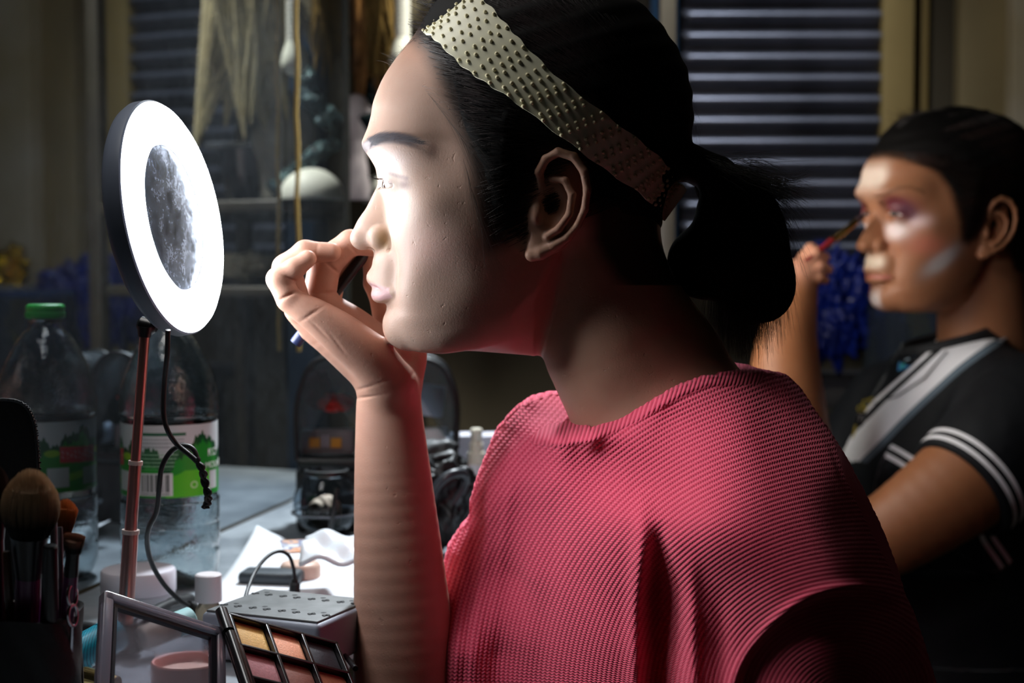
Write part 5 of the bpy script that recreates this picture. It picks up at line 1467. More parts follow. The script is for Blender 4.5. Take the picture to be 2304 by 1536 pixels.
# ------------------------------------------------------------------ lumpy cloth helper
def blob(name, c, r, m, seed=1, amp=0.25, fr=3.0, parent=None, sub=5, ridge=0.0):
    rng = np.random.default_rng(seed)
    bm = bmesh.new(); bmesh.ops.create_icosphere(bm, subdivisions=sub, radius=1.0)
    D = np.array([v.co[:] for v in bm.verts]); Fc = np.array([[v.index for v in f.verts] for f in bm.faces]); bm.free()
    d = np.zeros(len(D))
    for k in range(7):
        w = rng.normal(0, 1, 3)*fr*(1+k*0.45); ph = rng.uniform(0, 6.28)
        v = np.sin(D @ w+ph+1.3*np.sin(D @ rng.normal(0, fr, 3)))
        d += (v if ridge == 0 else 1-2*np.abs(v)**ridge)*amp/(1+k*0.6)
    V = D*(1+d)[:, None]*np.array(r)+np.array(c)
    return link_mesh(name, arr_mesh(name, V, Fc), m, parent)

# ---- rack behind: board with posts, near the far end of the mirror
def make_rack():
    z = P(700, 462, 2.1).z
    e = empty('shelf_rack', (0.15, 2.28, 0), 'dark wooden shelf rack near the far end of the mirror holding the wigs', 'shelf')
    w = noisy('dark_wood', rgb(58, 54, 44), rgb(44, 40, 34), 12, 0.5, 0.2)
    mb = MB(); mb.box((0.03, 2.27, z), (0.38, 0.40, 0.018), None, 0.003); mb.build('shelf_board', w, e)
    mb = MB(); mb.box((0.03, 2.27, z-0.12), (0.38, 0.38, 0.016), None, 0.003); mb.build('shelf_board', w, e)
    mb = MB(); mb.box((0.03, 2.27, 1.78), (0.38, 0.38, 0.018), None, 0.003); mb.build('shelf_board', w, e)
    for x, y in ((-0.15, 2.46), (0.21, 2.08), (0.21, 2.46)):
        mb = MB(); mb.box((x, y, 0.9), (0.022, 0.022, 1.8), None, 0.002); mb.build('rack_post', w, e)
    return z
ZS = make_rack()+0.0095
white = noisy('off_white', rgb(214, 214, 204), rgb(200, 202, 190), 20, 0.6, 0.1)
def wig(name, px0, px1, ptop, pbot, Yv, c1, c2, label, seed, real=False, n=900, spread=1.25, dy=0.05, group=None):
    rng = np.random.default_rng(seed); K = 16; cv = (lambda a, b, Y: P(a, b, Y)) if real else MP
    e = empty(name, cv((px0+px1)/2, ptop, Yv), label, 'wig', group)
    m = mat(name+'_fibre', rough=0.5, spec=0.3); t = NT(m); nz = t.noise(18, 3)
    t.base(t.ramp(nz.outputs[0], [(0.35, rgb(*c1)), (0.65, rgb(*c2))]))
    L = []
    ncl = 14; cx = rng.uniform(0, 1, ncl); cl = rng.uniform(0.72, 1.05, ncl); cd = rng.uniform(-1, 1, ncl)
    for i in range(n):
        k = rng.integers(ncl); u0 = rng.uniform(0, 1); u = cx[k]*0.6+0.4*u0
        s = np.linspace(0, 1, K)
        xx = px0+(px1-px0)*(0.5+(u0-0.5)*0.8*(1-s)+(cx[k]-0.5)*spread*s+0.05*cd[k]*np.sin(s*4+k)+0.02*rng.normal()*(1-s))
        yy = ptop+(pbot-ptop)*s*cl[k]*rng.uniform(0.9, 1.03)
        yv = Yv+dy*(rng.uniform(-1, 1)*(1-0.6*s)+cd[k]*0.5*s)
        L.append([cv(a, b, q) for a, b, q in zip(xx, yy, yv)])
    strands('hair_lengths', np.array(L), 0.0016, m, e)
    return e
def mean_xy(px, py, Yv, real=False): return P(px, py, Yv) if real else MP(px, py, Yv)
wig('blonde_wig', 440, 655, -60, 320, 2.19, (176, 164, 130), (222, 212, 176), 'long ash blonde wig hanging above the dark bowl, seen in the mirror', 1, n=1900, spread=1.1)
e_ = wig('brown_wig', 790, 872, -60, 235, 2.2, (96, 64, 36), (170, 124, 70), 'curly brown wig hanging beside the far end of the mirror', 2, True, n=900, spread=0.9)
blob('wig_cap', P(832, 40, 2.22), (0.03, 0.03, 0.075), noisy('curly_brown', rgb(100, 70, 38), rgb(50, 34, 22), 120, 0.8, 1.0, 0.004), 4, 0.2, 6, e_)
wig('ash_wig', 892, 985, -60, 110, 2.16, (120, 112, 92), (168, 160, 134), 'pale ash wig hanging just behind the forehead', 3, True, n=700, spread=1.0)
def bulb(px, pyb, Yv):
    c = MP(px, pyb, Yv); k = Yv/F
    e = empty('light_bulb', c, 'unlit white led bulb hanging next to the mirror end', 'bulb')
    R = frame((0, 0, 1)); r = 30*k
    mb = MB(); mb.lathe([(0, 0), (r*.5, r*.1), (r*.9, r*.5), (r, r*1.0), (r*.9, r*1.6), (r*.66, r*2.3), (r*.55, r*2.7)], c, 32, R); mb.build('globe', mat('milky_bulb', rgb(216, 218, 204), 0.3), e)
    mb = MB(); pr = []
    for i in range(9): pr += [(r*.62, r*(2.7+i*.34)), (r*.56, r*(2.85+i*.34))]
    mb.lathe(pr+[(0, pr[-1][1])], c, 32, R); mb.build('ribbed_base', white, e)
    mb = MB(); mb.tube([c+Vector((0, 0, r*5.6)), Vector((c.x, c.y, 2.79))], 0.003, 8); mb.build('cord', mat('bulb_cord', rgb(30, 30, 30), 0.6), e)
bulb(662, 172, 2.085)
# sequined garments draped over a white bust
def ribbon(name, pts, w0, m, label, cat, th=0.004, real=False):
    q = spline([tuple(mean_xy(a, b, Y, real)) for a, b, Y in pts], 10); mb = MB()
    rows = []
    for i in range(len(q)):
        t = Vector(q[min(i+1, len(q)-1)])-Vector(q[max(i-1, 0)]); t.normalize()
        s_ = t.cross(Vector((0.15, 1, 0.0))).normalized(); n_ = s_.cross(t)
        ww = w0*(1+0.12*math.sin(i*0.9)); p = Vector(q[i])
        ring = []
        for j in range(16):
            a = 2*math.pi*j/16; ring.append(p+s_*ww*math.cos(a)+n_*(th+0.3*ww)*math.sin(a)+n_*0.15*ww*math.sin(i*.7+2*math.cos(a)))
        rows.append(ring)
    mb.grid(rows, closed=True); n = len(rows)*16
    mb.f += [tuple(range(16))[::-1], tuple(range(n-16, n))]; mb.mi += [0, 0]
    o = mb.build(name, m, None, flat_angle=80); tag(o, label, cat); return o
seq = mat('teal_sequins', rgb(18, 40, 48), 0.25, metal=0.6); t_ = NT(seq)
vo = t_.n('ShaderNodeTexVoronoi', i_Scale=260.0); t_.l(t_.obj(), vo.inputs['Vector'])
t_.base(t_.ramp(vo.outputs['Color'], [(0.2, rgb(8, 16, 20)), (0.6, rgb(22, 52, 60)), (0.92, rgb(120, 150, 150))])); t_.normal(t_.bump(vo.outputs['Distance'], 0.9, 0.003))
ribbon('sequined_scarf', [(668, 120, 2.13), (690, 190, 2.12), (720, 250, 2.12), (775, 290, 2.10)], 0.017, seq, 'dark teal sequined sash hanging down beside the light bulb', 'sash')
ribbon('sequined_scarf', [(612, 430, 2.16), (650, 400, 2.15), (700, 355, 2.13), (770, 310, 2.11)], 0.013, seq, 'narrow teal sequined strip slanting across the white dome', 'strip')
ribbon('sequined_scarf', [(870, 130, 2.20), (850, 190, 2.19), (842, 250, 2.19), (850, 330, 2.2)], 0.019, seq, 'dark sequined scarf hanging just in front of the forehead', 'scarf', real=True)
tanm = noisy('tan_fur', rgb(150, 124, 62), rgb(84, 66, 36), 90, 0.85, 1.0, 0.004)
wig('golden_wig', 700, 778, -60, 175, 2.12, (92, 74, 38), (150, 122, 66), 'golden brown wig beside the hanging bulb, seen in the mirror', 6, n=800, spread=1.0, dy=0.03)
def bust():
    c = MP(640, 345, 2.21); e = empty('dress_bust', (c.x, c.y, ZS), 'pale fabric dress bust standing on the shelf behind the sequined strip', 'bust')
    H_ = P(640, 215, 2.22).z-ZS; k = 2.22/F
    pr = [(0, 0.0), (52*k, 0.0), (55*k, .02), (60*k, H_*.35), (74*k, H_*.58), (66*k, H_*.78), (34*k, H_*.9), (22*k, H_), (0, H_)]
    sp = [(max(a, 0), b) for a, b in spline(pr, 5)]
    mb = MB(); mb.lathe(sp, (c.x, c.y, ZS), 48); mb.build('torso', noisy('linen', rgb(140, 138, 128), rgb(118, 116, 106), 40, 0.8, 0.3), e)
    mb = MB(); mb.lathe([(0, H_), (20*k, H_), (20*k, H_+.006), (6*k, H_+.012), (0, H_+.014)], (c.x, c.y, ZS), 24); mb.build('neck_cap', mat('cap_dark', rgb(50, 44, 38), 0.4), e)
bust()
def dome(px0, px1, ptop, pbot, Yv, label, real=False):
    c = mean_xy((px0+px1)/2, pbot, Yv, real); k = Yv/F; r = (px1-px0)/2*k; h = max(P(0, ptop, Yv).z-ZS, 0.02)
    mb = MB(); mb.lathe([(0, 0), (r, 0), (r*1.0, .004)]+[(r*math.cos(a), h*math.sin(a)) for a in np.linspace(0.05, 1.5, 14)]+[(0, h)], (c.x, c.y, ZS), 48)
    tag(mb.build('hat_form', white, None, flat_angle=60), label, 'hat form')
dome(628, 776, 378, 452, 2.12, 'white domed hat form standing on the shelf under the slanting sequined strip')
dome(818, 880, 392, 452, 2.25, 'small white dome on the shelf just in front of the nose bridge', True)
def manhead():
    c = P(806, 450, 2.17); k = 2.17/F
    e = empty('mannequin_head', (c.x, c.y, ZS), 'pale mannequin head on a long neck, next to the mirror edge', 'mannequin head')
    V = Vol((-60, -270, -60), (60, 10, 60), 4.0)
    V.chain([(0, 0, 0), (2, -60, 0), (0, -110, 0), (-4, -140, 0)], [34, 22, 17, 20], 10, 10)
    V.ell((4, -180, 0), (36, 48, 30), 18); V.ell((-18, -165, 0), (20, 34, 22), 12); V.cone((-34, -182, 0), (-42, -168, 0), 4, 5, 6); V.ell((-30, -145, 0), (10, 8, 10), 6)
    vv, qq = V.mesh()
    # the face looks to the right
    W = np.stack([c.x-vv[:, 0]*k, c.y+vv[:, 2]*k, ZS+(-vv[:, 1]+0)*k], 1); W[:, 2] -= W[:, 2].min()-ZS
    link_mesh('head_form', arr_mesh('head_form', W, qq[:, ::-1]), noisy('mannequin_lilac', rgb(190, 182, 186), rgb(176, 168, 172), 20, 0.5, 0.05), e)
manhead()
def bowl():
    c = MP(565, 448, 2.25); k = 2.25/F; e = empty('dark_bowl', (c.x, c.y, ZS), 'large dark blue black bowl on the shelf below the blonde wig', 'bowl')
    h = P(0, 338, 2.25).z-ZS; r = 72*k
    pr = [(0, 0), (r*.6, 0), (r*.75, .01), (r*.95, h*.6), (r, h-.004), (r*1.02, h), (r*.97, h), (r*.93, h*.9), (r*.7, .02), (0, .015)]
    mb = MB(); mb.lathe(pr, (c.x, c.y, ZS), 64); mb.build('bowl_wall', mat('navy_black', rgb(18, 22, 34), 0.3), e, flat_angle=50)
    mb = MB(); mb.box((c.x+0.02, c.y, ZS+h+0.007), (0.09, 0.05, 0.010), None, 0.002); tag(mb.build('silver_box', mat('silver_tin', rgb(150, 158, 172), 0.25, metal=0.9), None), 'flat silver tin lying across the dark bowl', 'tin')
bowl()
for i, (px, Yv, r, lab, cc) in enumerate([(560, 2.28, (0.06, 0.05, 0.022), 'folded beige cloth bundle on the lower shelf board below the dark bowl', (150, 146, 130)), (680, 2.18, (0.055, 0.04, 0.02), 'crumpled khaki cloth on the lower shelf board near the yellow cord', (136, 130, 104))]):
    c = MP(px, 520, Yv); zz = ZS-0.12+0.008+r[2]*0.8
    o = blob('cloth_bundle', (c.x, c.y, zz), r, noisy('cloth_%d' % i, rgb(*cc), rgb(*[q-30 for q in cc]), 30, 0.85, 0.4), 20+i, 0.16, 2.5, None, 5, 0.8); tag(o, lab, 'cloth')
# yellow cord in front of the mirror
s_ = mirror_s(650); a = line_pt(s_)-MN*0.012
mb = MB(); pts = []
for i in range(60):
    z = P(650, 790, a.y).z+(2.795-P(650, 790, a.y).z)*i/59
    pts.append(Vector((a.x+0.0012*math.sin(i*1.9), a.y, z)))
mb.tube(pts, 0.0027, 8)
tag(mb.build('hanging_cord', noisy('yellow_cord', rgb(176, 146, 78), rgb(150, 122, 60), 300, 0.8, 0.5), None), 'yellowish cord hanging straight down in front of the mirror', 'cord')

# ---- clear bags and things on the far part of the table
vinyl = mat('clear_vinyl', rgb(200, 212, 220), 0.12, spec=0.6, Transmission_Weight=0.92, IOR=1.06); t_ = NT(vinyl)
nn = t_.noise(22, 4, 0.6); nn.inputs['Distortion'].default_value = 1.0; t_.normal(t_.bump(nn.outputs[0], 0.8, 0.008))
blackp = mat('black_piping', rgb(14, 16, 18), 0.4)
def loopY(pts, Y): return [Vector(v) for v in spline([P(a, b, Y+dy) for a, b, dy in pts], 8)]
def clear_bag(x0, x1, ytop, ybot, Y, depth, name, label, cat):
    c = P((x0+x1)/2, ybot, Y); c.z = P(0, ybot, Y).z
    e = empty(name, (c.x, Y, c.z), label, cat)
    h = ytop+0.55*(ybot-ytop)
    o = [(x0, ybot), (x0-2, h), (x0+0.06*(x1-x0), ytop+0.28*(ybot-ytop)), (x0+0.2*(x1-x0), ytop+0.08*(ybot-ytop)), ((x0+x1)/2, ytop), (x1-0.2*(x1-x0), ytop+0.08*(ybot-ytop)), (x1-0.06*(x1-x0), ytop+0.28*(ybot-ytop)), (x1+2, h), (x1, ybot)]
    f = [Vector(v) for v in spline([P(a, b, Y) for a, b in o], 6)]; g = [Vector((v.x*1.0, v.y+depth, v.z)) for v in f]
    for nm, q in (('piping', f), ('piping', g)):
        mb = MB(); mb.tube(q+[q[0]], 0.0026, 10, cap=False); mb.build(nm, blackp, e)
    mb = MB()
    for q in (f, g):
        n = len(q); cen = sum(q, Vector())/n; rows = []
        for s_ in np.linspace(0.02, 1, 8): rows.append([cen.lerp(v, s_)+Vector((0, (-1 if q is f else 1)*0.006*(1-s_*s_), 0)) for v in q])
        mb.grid(rows)
    mb.grid([f, g])
    o_ = mb.build('clear_shell', vinyl, e, flat_angle=60); s = o_.modifiers.new('t', 'SOLIDIFY'); s.thickness = 0.0005
    mb = MB(); w = (P(x1, ybot, Y).x-P(x0, ybot, Y).x); mb.box((c.x, Y+depth/2, c.z-0.004), (w, depth+0.006, 0.012), None, 0.004); mb.build('black_base', blackp, e)
    return e
Yb = 1.62
clear_bag(668, 838, 800, 1036, Yb, 0.05, 'clear_pouch', 'arched clear vinyl pouch with black piping holding a red item, left of the forearm', 'pouch')
clear_bag(856, 1024, 806, 1020, Yb+0.02, 0.05, 'clear_pouch', 'arched clear vinyl pouch with black piping holding a white box, right of the forearm', 'pouch')
# stands: both pouches sit on a black box-like case
def case(px0, px1, pyt, Y, label, dep=0.07):
    a, b = P(px0, pyt, Y), P(px1, pyt, Y)
    mb = MB(); mb.box(((a.x+b.x)/2, Y+dep/2, (a.z+TABLE)/2), (b.x-a.x, dep, a.z-TABLE-0.0005), None, 0.006)
    return tag(mb.build('black_case', noisy('black_fabric_case', rgb(20, 21, 23), rgb(13, 14, 15), 200, 0.6, 0.3), None), label, 'case')
case(664, 1036, 1052, Yb, 'low black fabric case under both clear pouches', 0.08)
def in_bag(name, px, py, size, Y, m, label, cat, rot=0.0):
    c = P(px, py, Y); mb = MB(); mb.box(c, size, Matrix.Rotation(rot, 3, 'Y'), 0.002); return tag(mb.build(name, m, None, flat_angle=30), label, cat)
k_ = 1.64/F
blob_o = blob('red_puff', P(752, 905, 1.645), (38*k_, 0.012, 20*k_), noisy('coral_plush', rgb(226, 70, 56), rgb(190, 44, 40), 60, 0.7, 0.4), 31, 0.15, 3); tag(blob_o, 'bright red puff inside the left clear pouch', 'puff')
card = mat('orange_letter_card', rough=0.5); 
card = mat('grey_card', rgb(112, 108, 112), 0.5)
ob = in_bag('printed_box', 738, 992, (0.058, 0.02, 0.026), 1.645, card, 'grey box with orange panels inside the left clear pouch', 'box')
for q, (px, c_) in enumerate(((708, (196, 136, 40)), (756, (196, 136, 40)))):
    mb = MB(); mb.box(P(px, 996, 1.6335), (24*k_, 0.0008, 22*k_)); mb.build('orange_panel', mat('orange_panel_%d' % q, rgb(*c_), 0.5), ob, smooth=False)
for px in (727, 736): 
    mb = MB(); mb.box(P(px, 992, 1.6335), (4*k_, 0.0008, 26*k_)); mb.build('pale_stripe', mat('pale_stripe', rgb(180, 176, 190), 0.5), ob, smooth=False)
blob('dark_cloth', P(712, 875, 1.65), (30*k_, 0.012, 40*k_), noisy('mauve_cloth', rgb(84, 62, 74), rgb(50, 42, 50), 40, 0.8, 0.3), 33, 0.15, 3); tag(bpy.data.objects['dark_cloth'], 'dark mauve cloth stuffed in the left clear pouch', 'cloth')
in_bag('white_box', 968, 900, (64*k_, 0.022, 70*k_), 1.665, mat('lilac_white', rgb(196, 198, 214), 0.5), 'small white carton leaning inside the right clear pouch', 'box', 0.12)
in_bag('white_box', 975, 985, (66*k_, 0.022, 46*k_), 1.665, mat('white_card', rgb(214, 212, 214), 0.5), 'white card box at the bottom of the right clear pouch', 'box', -0.05)
# clear round pot with sponge, on the table in front of the case
def clear_pot():
    Y = 1.535; k = Y/F; c = P(735, 1130, Y)
    e = empty('clear_globe', (c.x, c.y, TABLE), 'clear round plastic pot on a dark foot with a sponge inside, left of the forearm', 'pot')
    rx, rz = 76*k, 76*k
    rim = [(rx*math.cos(a), rz*math.sin(a)) for a in np.linspace(-1.35, 0.95, 22)]
    inn = [(r*0.96, z*0.96) for r, z in rim][::-1]
    mb = MB(); mb.lathe([(0, rim[0][1])]+rim+inn+[(0, inn[-1][1])], c, 64)
    cl = mat('clear_acrylic', rgb(226, 234, 240), 0.03, spec=0.6, Transmission_Weight=1.0, IOR=1.25); mb.build('globe', cl, e, flat_angle=60)
    mb = MB(); mb.lathe([(rx*.62, rz*.82), (rx*.68, rz*.86), (rx*.66, rz*.98), (rx*.58, rz*1.0)], c, 48, None, True); mb.build('rim', blackp, e)
    mb = MB(); zb = c.z-rz; fz = TABLE-c.z
    mb.lathe([(0, fz), (26*k, fz), (26*k, fz+0.004), (20*k, fz+0.014), (9*k, -rz*.9), (12*k, -rz*.93), (0, -rz*.93)], c+Vector((36*k, 0, 0)), 32); mb.build('foot', mat('smoky_foot', rgb(40, 44, 58), 0.25), e)
    mb = MB(); mb.tube([c+Vector((30*k, -rx*.8, rz*.55)), c+Vector((24*k, -rx*1.03, -rz*.1)), c+Vector((14*k, -rx*.8, -rz*.8))], 0.0028, 10); mb.build('strap', blackp, e)
    mb = MB(); mb.tube([c+Vector((rx*1.02*math.cos(a), rx*1.02*math.sin(a), -rz*.28)) for a in np.linspace(0, 2*math.pi, 40)], 0.0014, 8, cap=False); mb.build('band', mat('grey_band', rgb(90, 96, 104), 0.3), e)
    s = blob('makeup_sponge', c+Vector((-4*k, 0.0, -24*k)), (36*k, 28*k, 40*k), noisy('sponge', rgb(222, 204, 184), rgb(198, 168, 146), 60, 0.9, 0.6), 8, 0.05, 2); tag(s, 'stained beige sponge inside the clear round pot', 'sponge')
clear_pot()
# black bag right of the forearm, spray bottle, white boxes
def soft_bag():
    e = empty('black_bag', (P(1000, 1150, 1.5).x, 1.52, TABLE), 'limp black bag with strap slumped right of the forearm', 'bag')
    blk = noisy('soft_black', rgb(26, 27, 30), rgb(14, 15, 17), 60, 0.5, 0.5, 0.002)
    blob('bag_body', P(985, 1130, 1.50), (0.042, 0.032, 0.050), blk, 12, 0.12, 2.5, e, 5, 0.8)
    mb = MB(); mb.tube([Vector(v) for v in spline([P(a, b, y) for a, b, y in [(962, 1180, 1.47), (975, 1110, 1.465), (1005, 1072, 1.46), (1040, 1064, 1.47), (1044, 1090, 1.48), (1010, 1150, 1.48)]], 8)], 0.0045, 10); mb.build('strap', mat('strap_grey', rgb(52, 56, 62), 0.35), e)
    blob('flap', P(985, 1036, 1.52), (0.026, 0.018, 0.018), blk, 14, 0.12, 3, e, 4)
soft_bag()
def spray():
    Y = 1.66; k = Y/F; c = P(1072, 1140, Y); c.z = TABLE
    e = empty('spray_bottle', c, 'white spray bottle with ribbed nozzle cap between forearm and coral jumper', 'bottle')
    H = lambda py: P(0, py, Y).z-TABLE
    mb = MB(); mb.lathe([(0, 0), (25*k, 0), (27*k, .003), (27*k, H(1062)), (24*k, H(1050)), (17*k, H(1040)), (0, H(1040))], c, 48); mb.build('bottle_body', mat('translucent_white', rgb(214, 220, 226), 0.3, Subsurface_Weight=0.2), e)
    mb = MB(); mb.lathe([(27.4*k, H(1135)), (27.4*k, H(1074))], c, 48); lb = mb.build('label', mat('beige_label', rgb(196, 186, 160), 0.5), e)
    mb = MB(); mb.lathe([(27.8*k, H(1130)), (27.8*k, H(1105))], c, 48); mb.build('orange_band', mat('orange_print', rgb(214, 90, 30), 0.5), lb)
    mb = MB(); mb.lathe([(20*k, H(1042)), (20*k, H(1018)), (16*k, H(1014)), (16*k, H(998)), (12*k, H(994)), (12*k, H(984)), (13.5*k, H(982)), (13.5*k, H(966)), (11*k, H(963)), (0, H(963))], c, 32); mb.build('pump', mat('cream_pump', rgb(220, 214, 196), 0.4), e)
spray()
for (px, py, w_, h_, Y, lab) in ((1040, 1010, 0.030, 0.1, 1.78, 'tall white carton behind the spray bottle'), (1100, 1010, 0.045, 0.105, 1.84, 'pale grey carton behind the spray bottle touching the jumper outline')):
    c = P(px, py, Y); top = P(px, 975, Y).z
    mb = MB(); mb.box((c.x, Y, (TABLE+top)/2), (w_, 0.04, top-TABLE-0.0006), Matrix.Rotation(0.3, 3, 'Z'), 0.001); tag(mb.build('carton', noisy('pale_carton', rgb(206, 204, 214), rgb(190, 190, 200), 10, 0.6, 0.05), None, flat_angle=30), lab, 'carton')

# ---- blue things, plastic tub and gold things at the back right
blue = noisy('blue_tarpaulin', rgb(16, 44, 150), rgb(8, 24, 96), 12, 0.35, 0.4, 0.004)
o = blob('blue_bag', P(1856, 686, 2.5), (0.082, 0.07, 0.102), blue, 41, 0.16, 2.6, None, 6, 0.7); tag(o, 'crumpled deep blue bag below the roller shutter', 'bag')
o = blob('blue_bag', P(2060, 690, 2.60), (0.085, 0.05, 0.085), blue, 42, 0.16, 2.6, None, 6, 0.7); tag(o, 'second blue bag mostly behind the seated person in black', 'bag')
o = blob('blue_bag', P(2400, 700, 2.4), (0.11, 0.08, 0.088), blue, 43, 0.16, 2.6, None, 6, 0.7); tag(o, 'blue bag seen only in the mirror above the green bottle cap', 'bag')
def back_bench():
    z = P(0, 842, 2.5).z
    e = empty('bench', (1.1, 2.52, 0), 'dark storage bench along the back wall carrying blue bags and a tub', 'bench')
    m = noisy('bench_dark', rgb(40, 38, 40), rgb(28, 27, 30), 6, 0.7, 0.1)
    mb = MB(); mb.box((1.13, 2.48, z-0.02), (1.5, 0.40, 0.03), None, 0.004); mb.build('bench_top', m, e)
    for x in (0.42, 1.84):
        for y in (2.32, 2.64):
            mb = MB(); mb.box((x, y, (z-0.035)/2), (0.05, 0.05, z-0.035), None, 0.003); mb.build('leg', m, e)
    return z-0.005
ZB = back_bench()
def tub(px0, px1, pyt, Y, label):
    a, b = P(px0, pyt, Y), P(px1, pyt, Y); e = empty('plastic_tub', ((a.x+b.x)/2, Y, ZB), label, 'tub')
    w, h, d = b.x-a.x, a.z-ZB, 0.16; x = (a.x+b.x)/2
    tubm = mat('translucent_tub', rgb(170, 190, 214), 0.25, spec=0.5, Transmission_Weight=0.9, IOR=1.08)
    mb = MB(); t_ = 0.003
    for c_, s_ in (((x, Y-d/2, ZB+h/2), (w, t_, h)), ((x, Y+d/2, ZB+h/2), (w, t_, h)), ((x-w/2, Y, ZB+h/2), (t_, d, h)), ((x+w/2, Y, ZB+h/2), (t_, d, h)), ((x, Y, ZB+t_), (w, d, t_))): mb.box(c_, s_)
    mb.build('tub_wall', tubm, e, smooth=False)
    mb = MB()
    for c_, s_ in (((x, Y-d/2, ZB+h), (w+.012, .01, .01)), ((x, Y+d/2, ZB+h), (w+.012, .01, .01)), ((x-w/2, Y, ZB+h), (.01, d, .01)), ((x+w/2, Y, ZB+h), (.01, d, .01))): mb.box(c_, s_, None, .002)
    mb.build('rim', mat('tub_rim', rgb(60, 84, 130), 0.3), e)
    return x, w, h
x, w, h = tub(1972, 2085, 668, 2.42, 'clear plastic tub beside the blue bag, behind the seated person')
gold = mat('gold_foil', rgb(214, 176, 40), 0.2, metal=0.9)
o = blob('purple_bundle', (x-w*0.22, 2.42, ZB+h*.42), (w*.24, 0.05, h*.38), noisy('lavender', rgb(104, 108, 160), rgb(84, 86, 130), 8, 0.8, 0.2), 50, 0.1, 2); tag(o, 'lavender bundle inside the clear tub', 'bundle')
o = blob('gold_ornament', (x+w*0.26, 2.40, ZB+h*.62), (w*.14, 0.03, h*.22), gold, 51, 0.35, 6); tag(o, 'crumpled gold foil ornament inside the clear tub', 'ornament')
c = MP(22, 602, 2.95); o = blob('gold_ball', c, (0.035, 0.03, 0.034), gold, 52, 0.3, 6); tag(o, 'gold foil ball seen in the mirror at the left picture edge', 'ornament')
mb = MB(); mb.box((c.x, c.y, (c.z-0.032+ZB)/2), (0.10, 0.08, c.z-0.034-ZB), None, 0.003); tag(mb.build('cardboard_box', noisy('grey_white_box', rgb(150, 154, 158), rgb(132, 136, 142), 6, 0.7, 0.1), None), 'upright pale box carrying the gold foil ball', 'box')
# ------------------------------------------------------------------ the seated person at the back
from mathutils.bvhtree import BVHTree
Y2 = 1.90; K2 = Y2/F/math.cos(PITCH); Z2 = P(1152, 768, Y2).z
def wpos2(V):
    V = np.asarray(V, float); o = np.empty_like(V)
    o[:, 0] = (V[:, 0]-1152)*K2; o[:, 1] = Y2-V[:, 2]*K2; o[:, 2] = Z2-(V[:, 1]-768)*K2; return o
PSI = math.radians(19.0)
_rel = np.array([-376*S, 0.0]); _g = P(1950, 428, Y2+_rel[0]*math.sin(PSI))
H2 = np.array([_g.x-_rel[0]*math.cos(PSI), _g.y-_rel[0]*math.sin(PSI), _g.z-(102*S)])
def whead2(V):
    V = np.array(V, float); V[:, 1] = np.where(V[:, 1] < 328, 328+(V[:, 1]-328)*0.86, V[:, 1]); X = (V[:, 0]-1200)*S; Yl = -V[:, 2]*S; Z = -(V[:, 1]-430)*S
    c, s = math.cos(PSI), math.sin(PSI)
    return np.stack([H2[0]+X*c-Yl*s, H2[1]+X*s+Yl*c, H2[2]+Z], 1)
def ray_px(bvh, px, py):
    d = P(px, py, 1.0)-Vector((0, 0, CAMZ)); h = bvh.ray_cast(Vector((0, 0, CAMZ)), d.normalized()); return h[0], h[1]
REG2 = [(780, 110), (858, 172), (880, 190), (925, 205), (965, 228), (1010, 262), (1045, 320), (1066, 385), (1088, 450), (1102, 520), (1135, 530), (1165, 470), (1190, 400), (1215, 352),
        (1260, 332), (1305, 352), (1330, 430), (1335, 540), (1380, 620), (1480, 690), (1640, 700), (1700, 300), (1600, -150), (780, -150)]
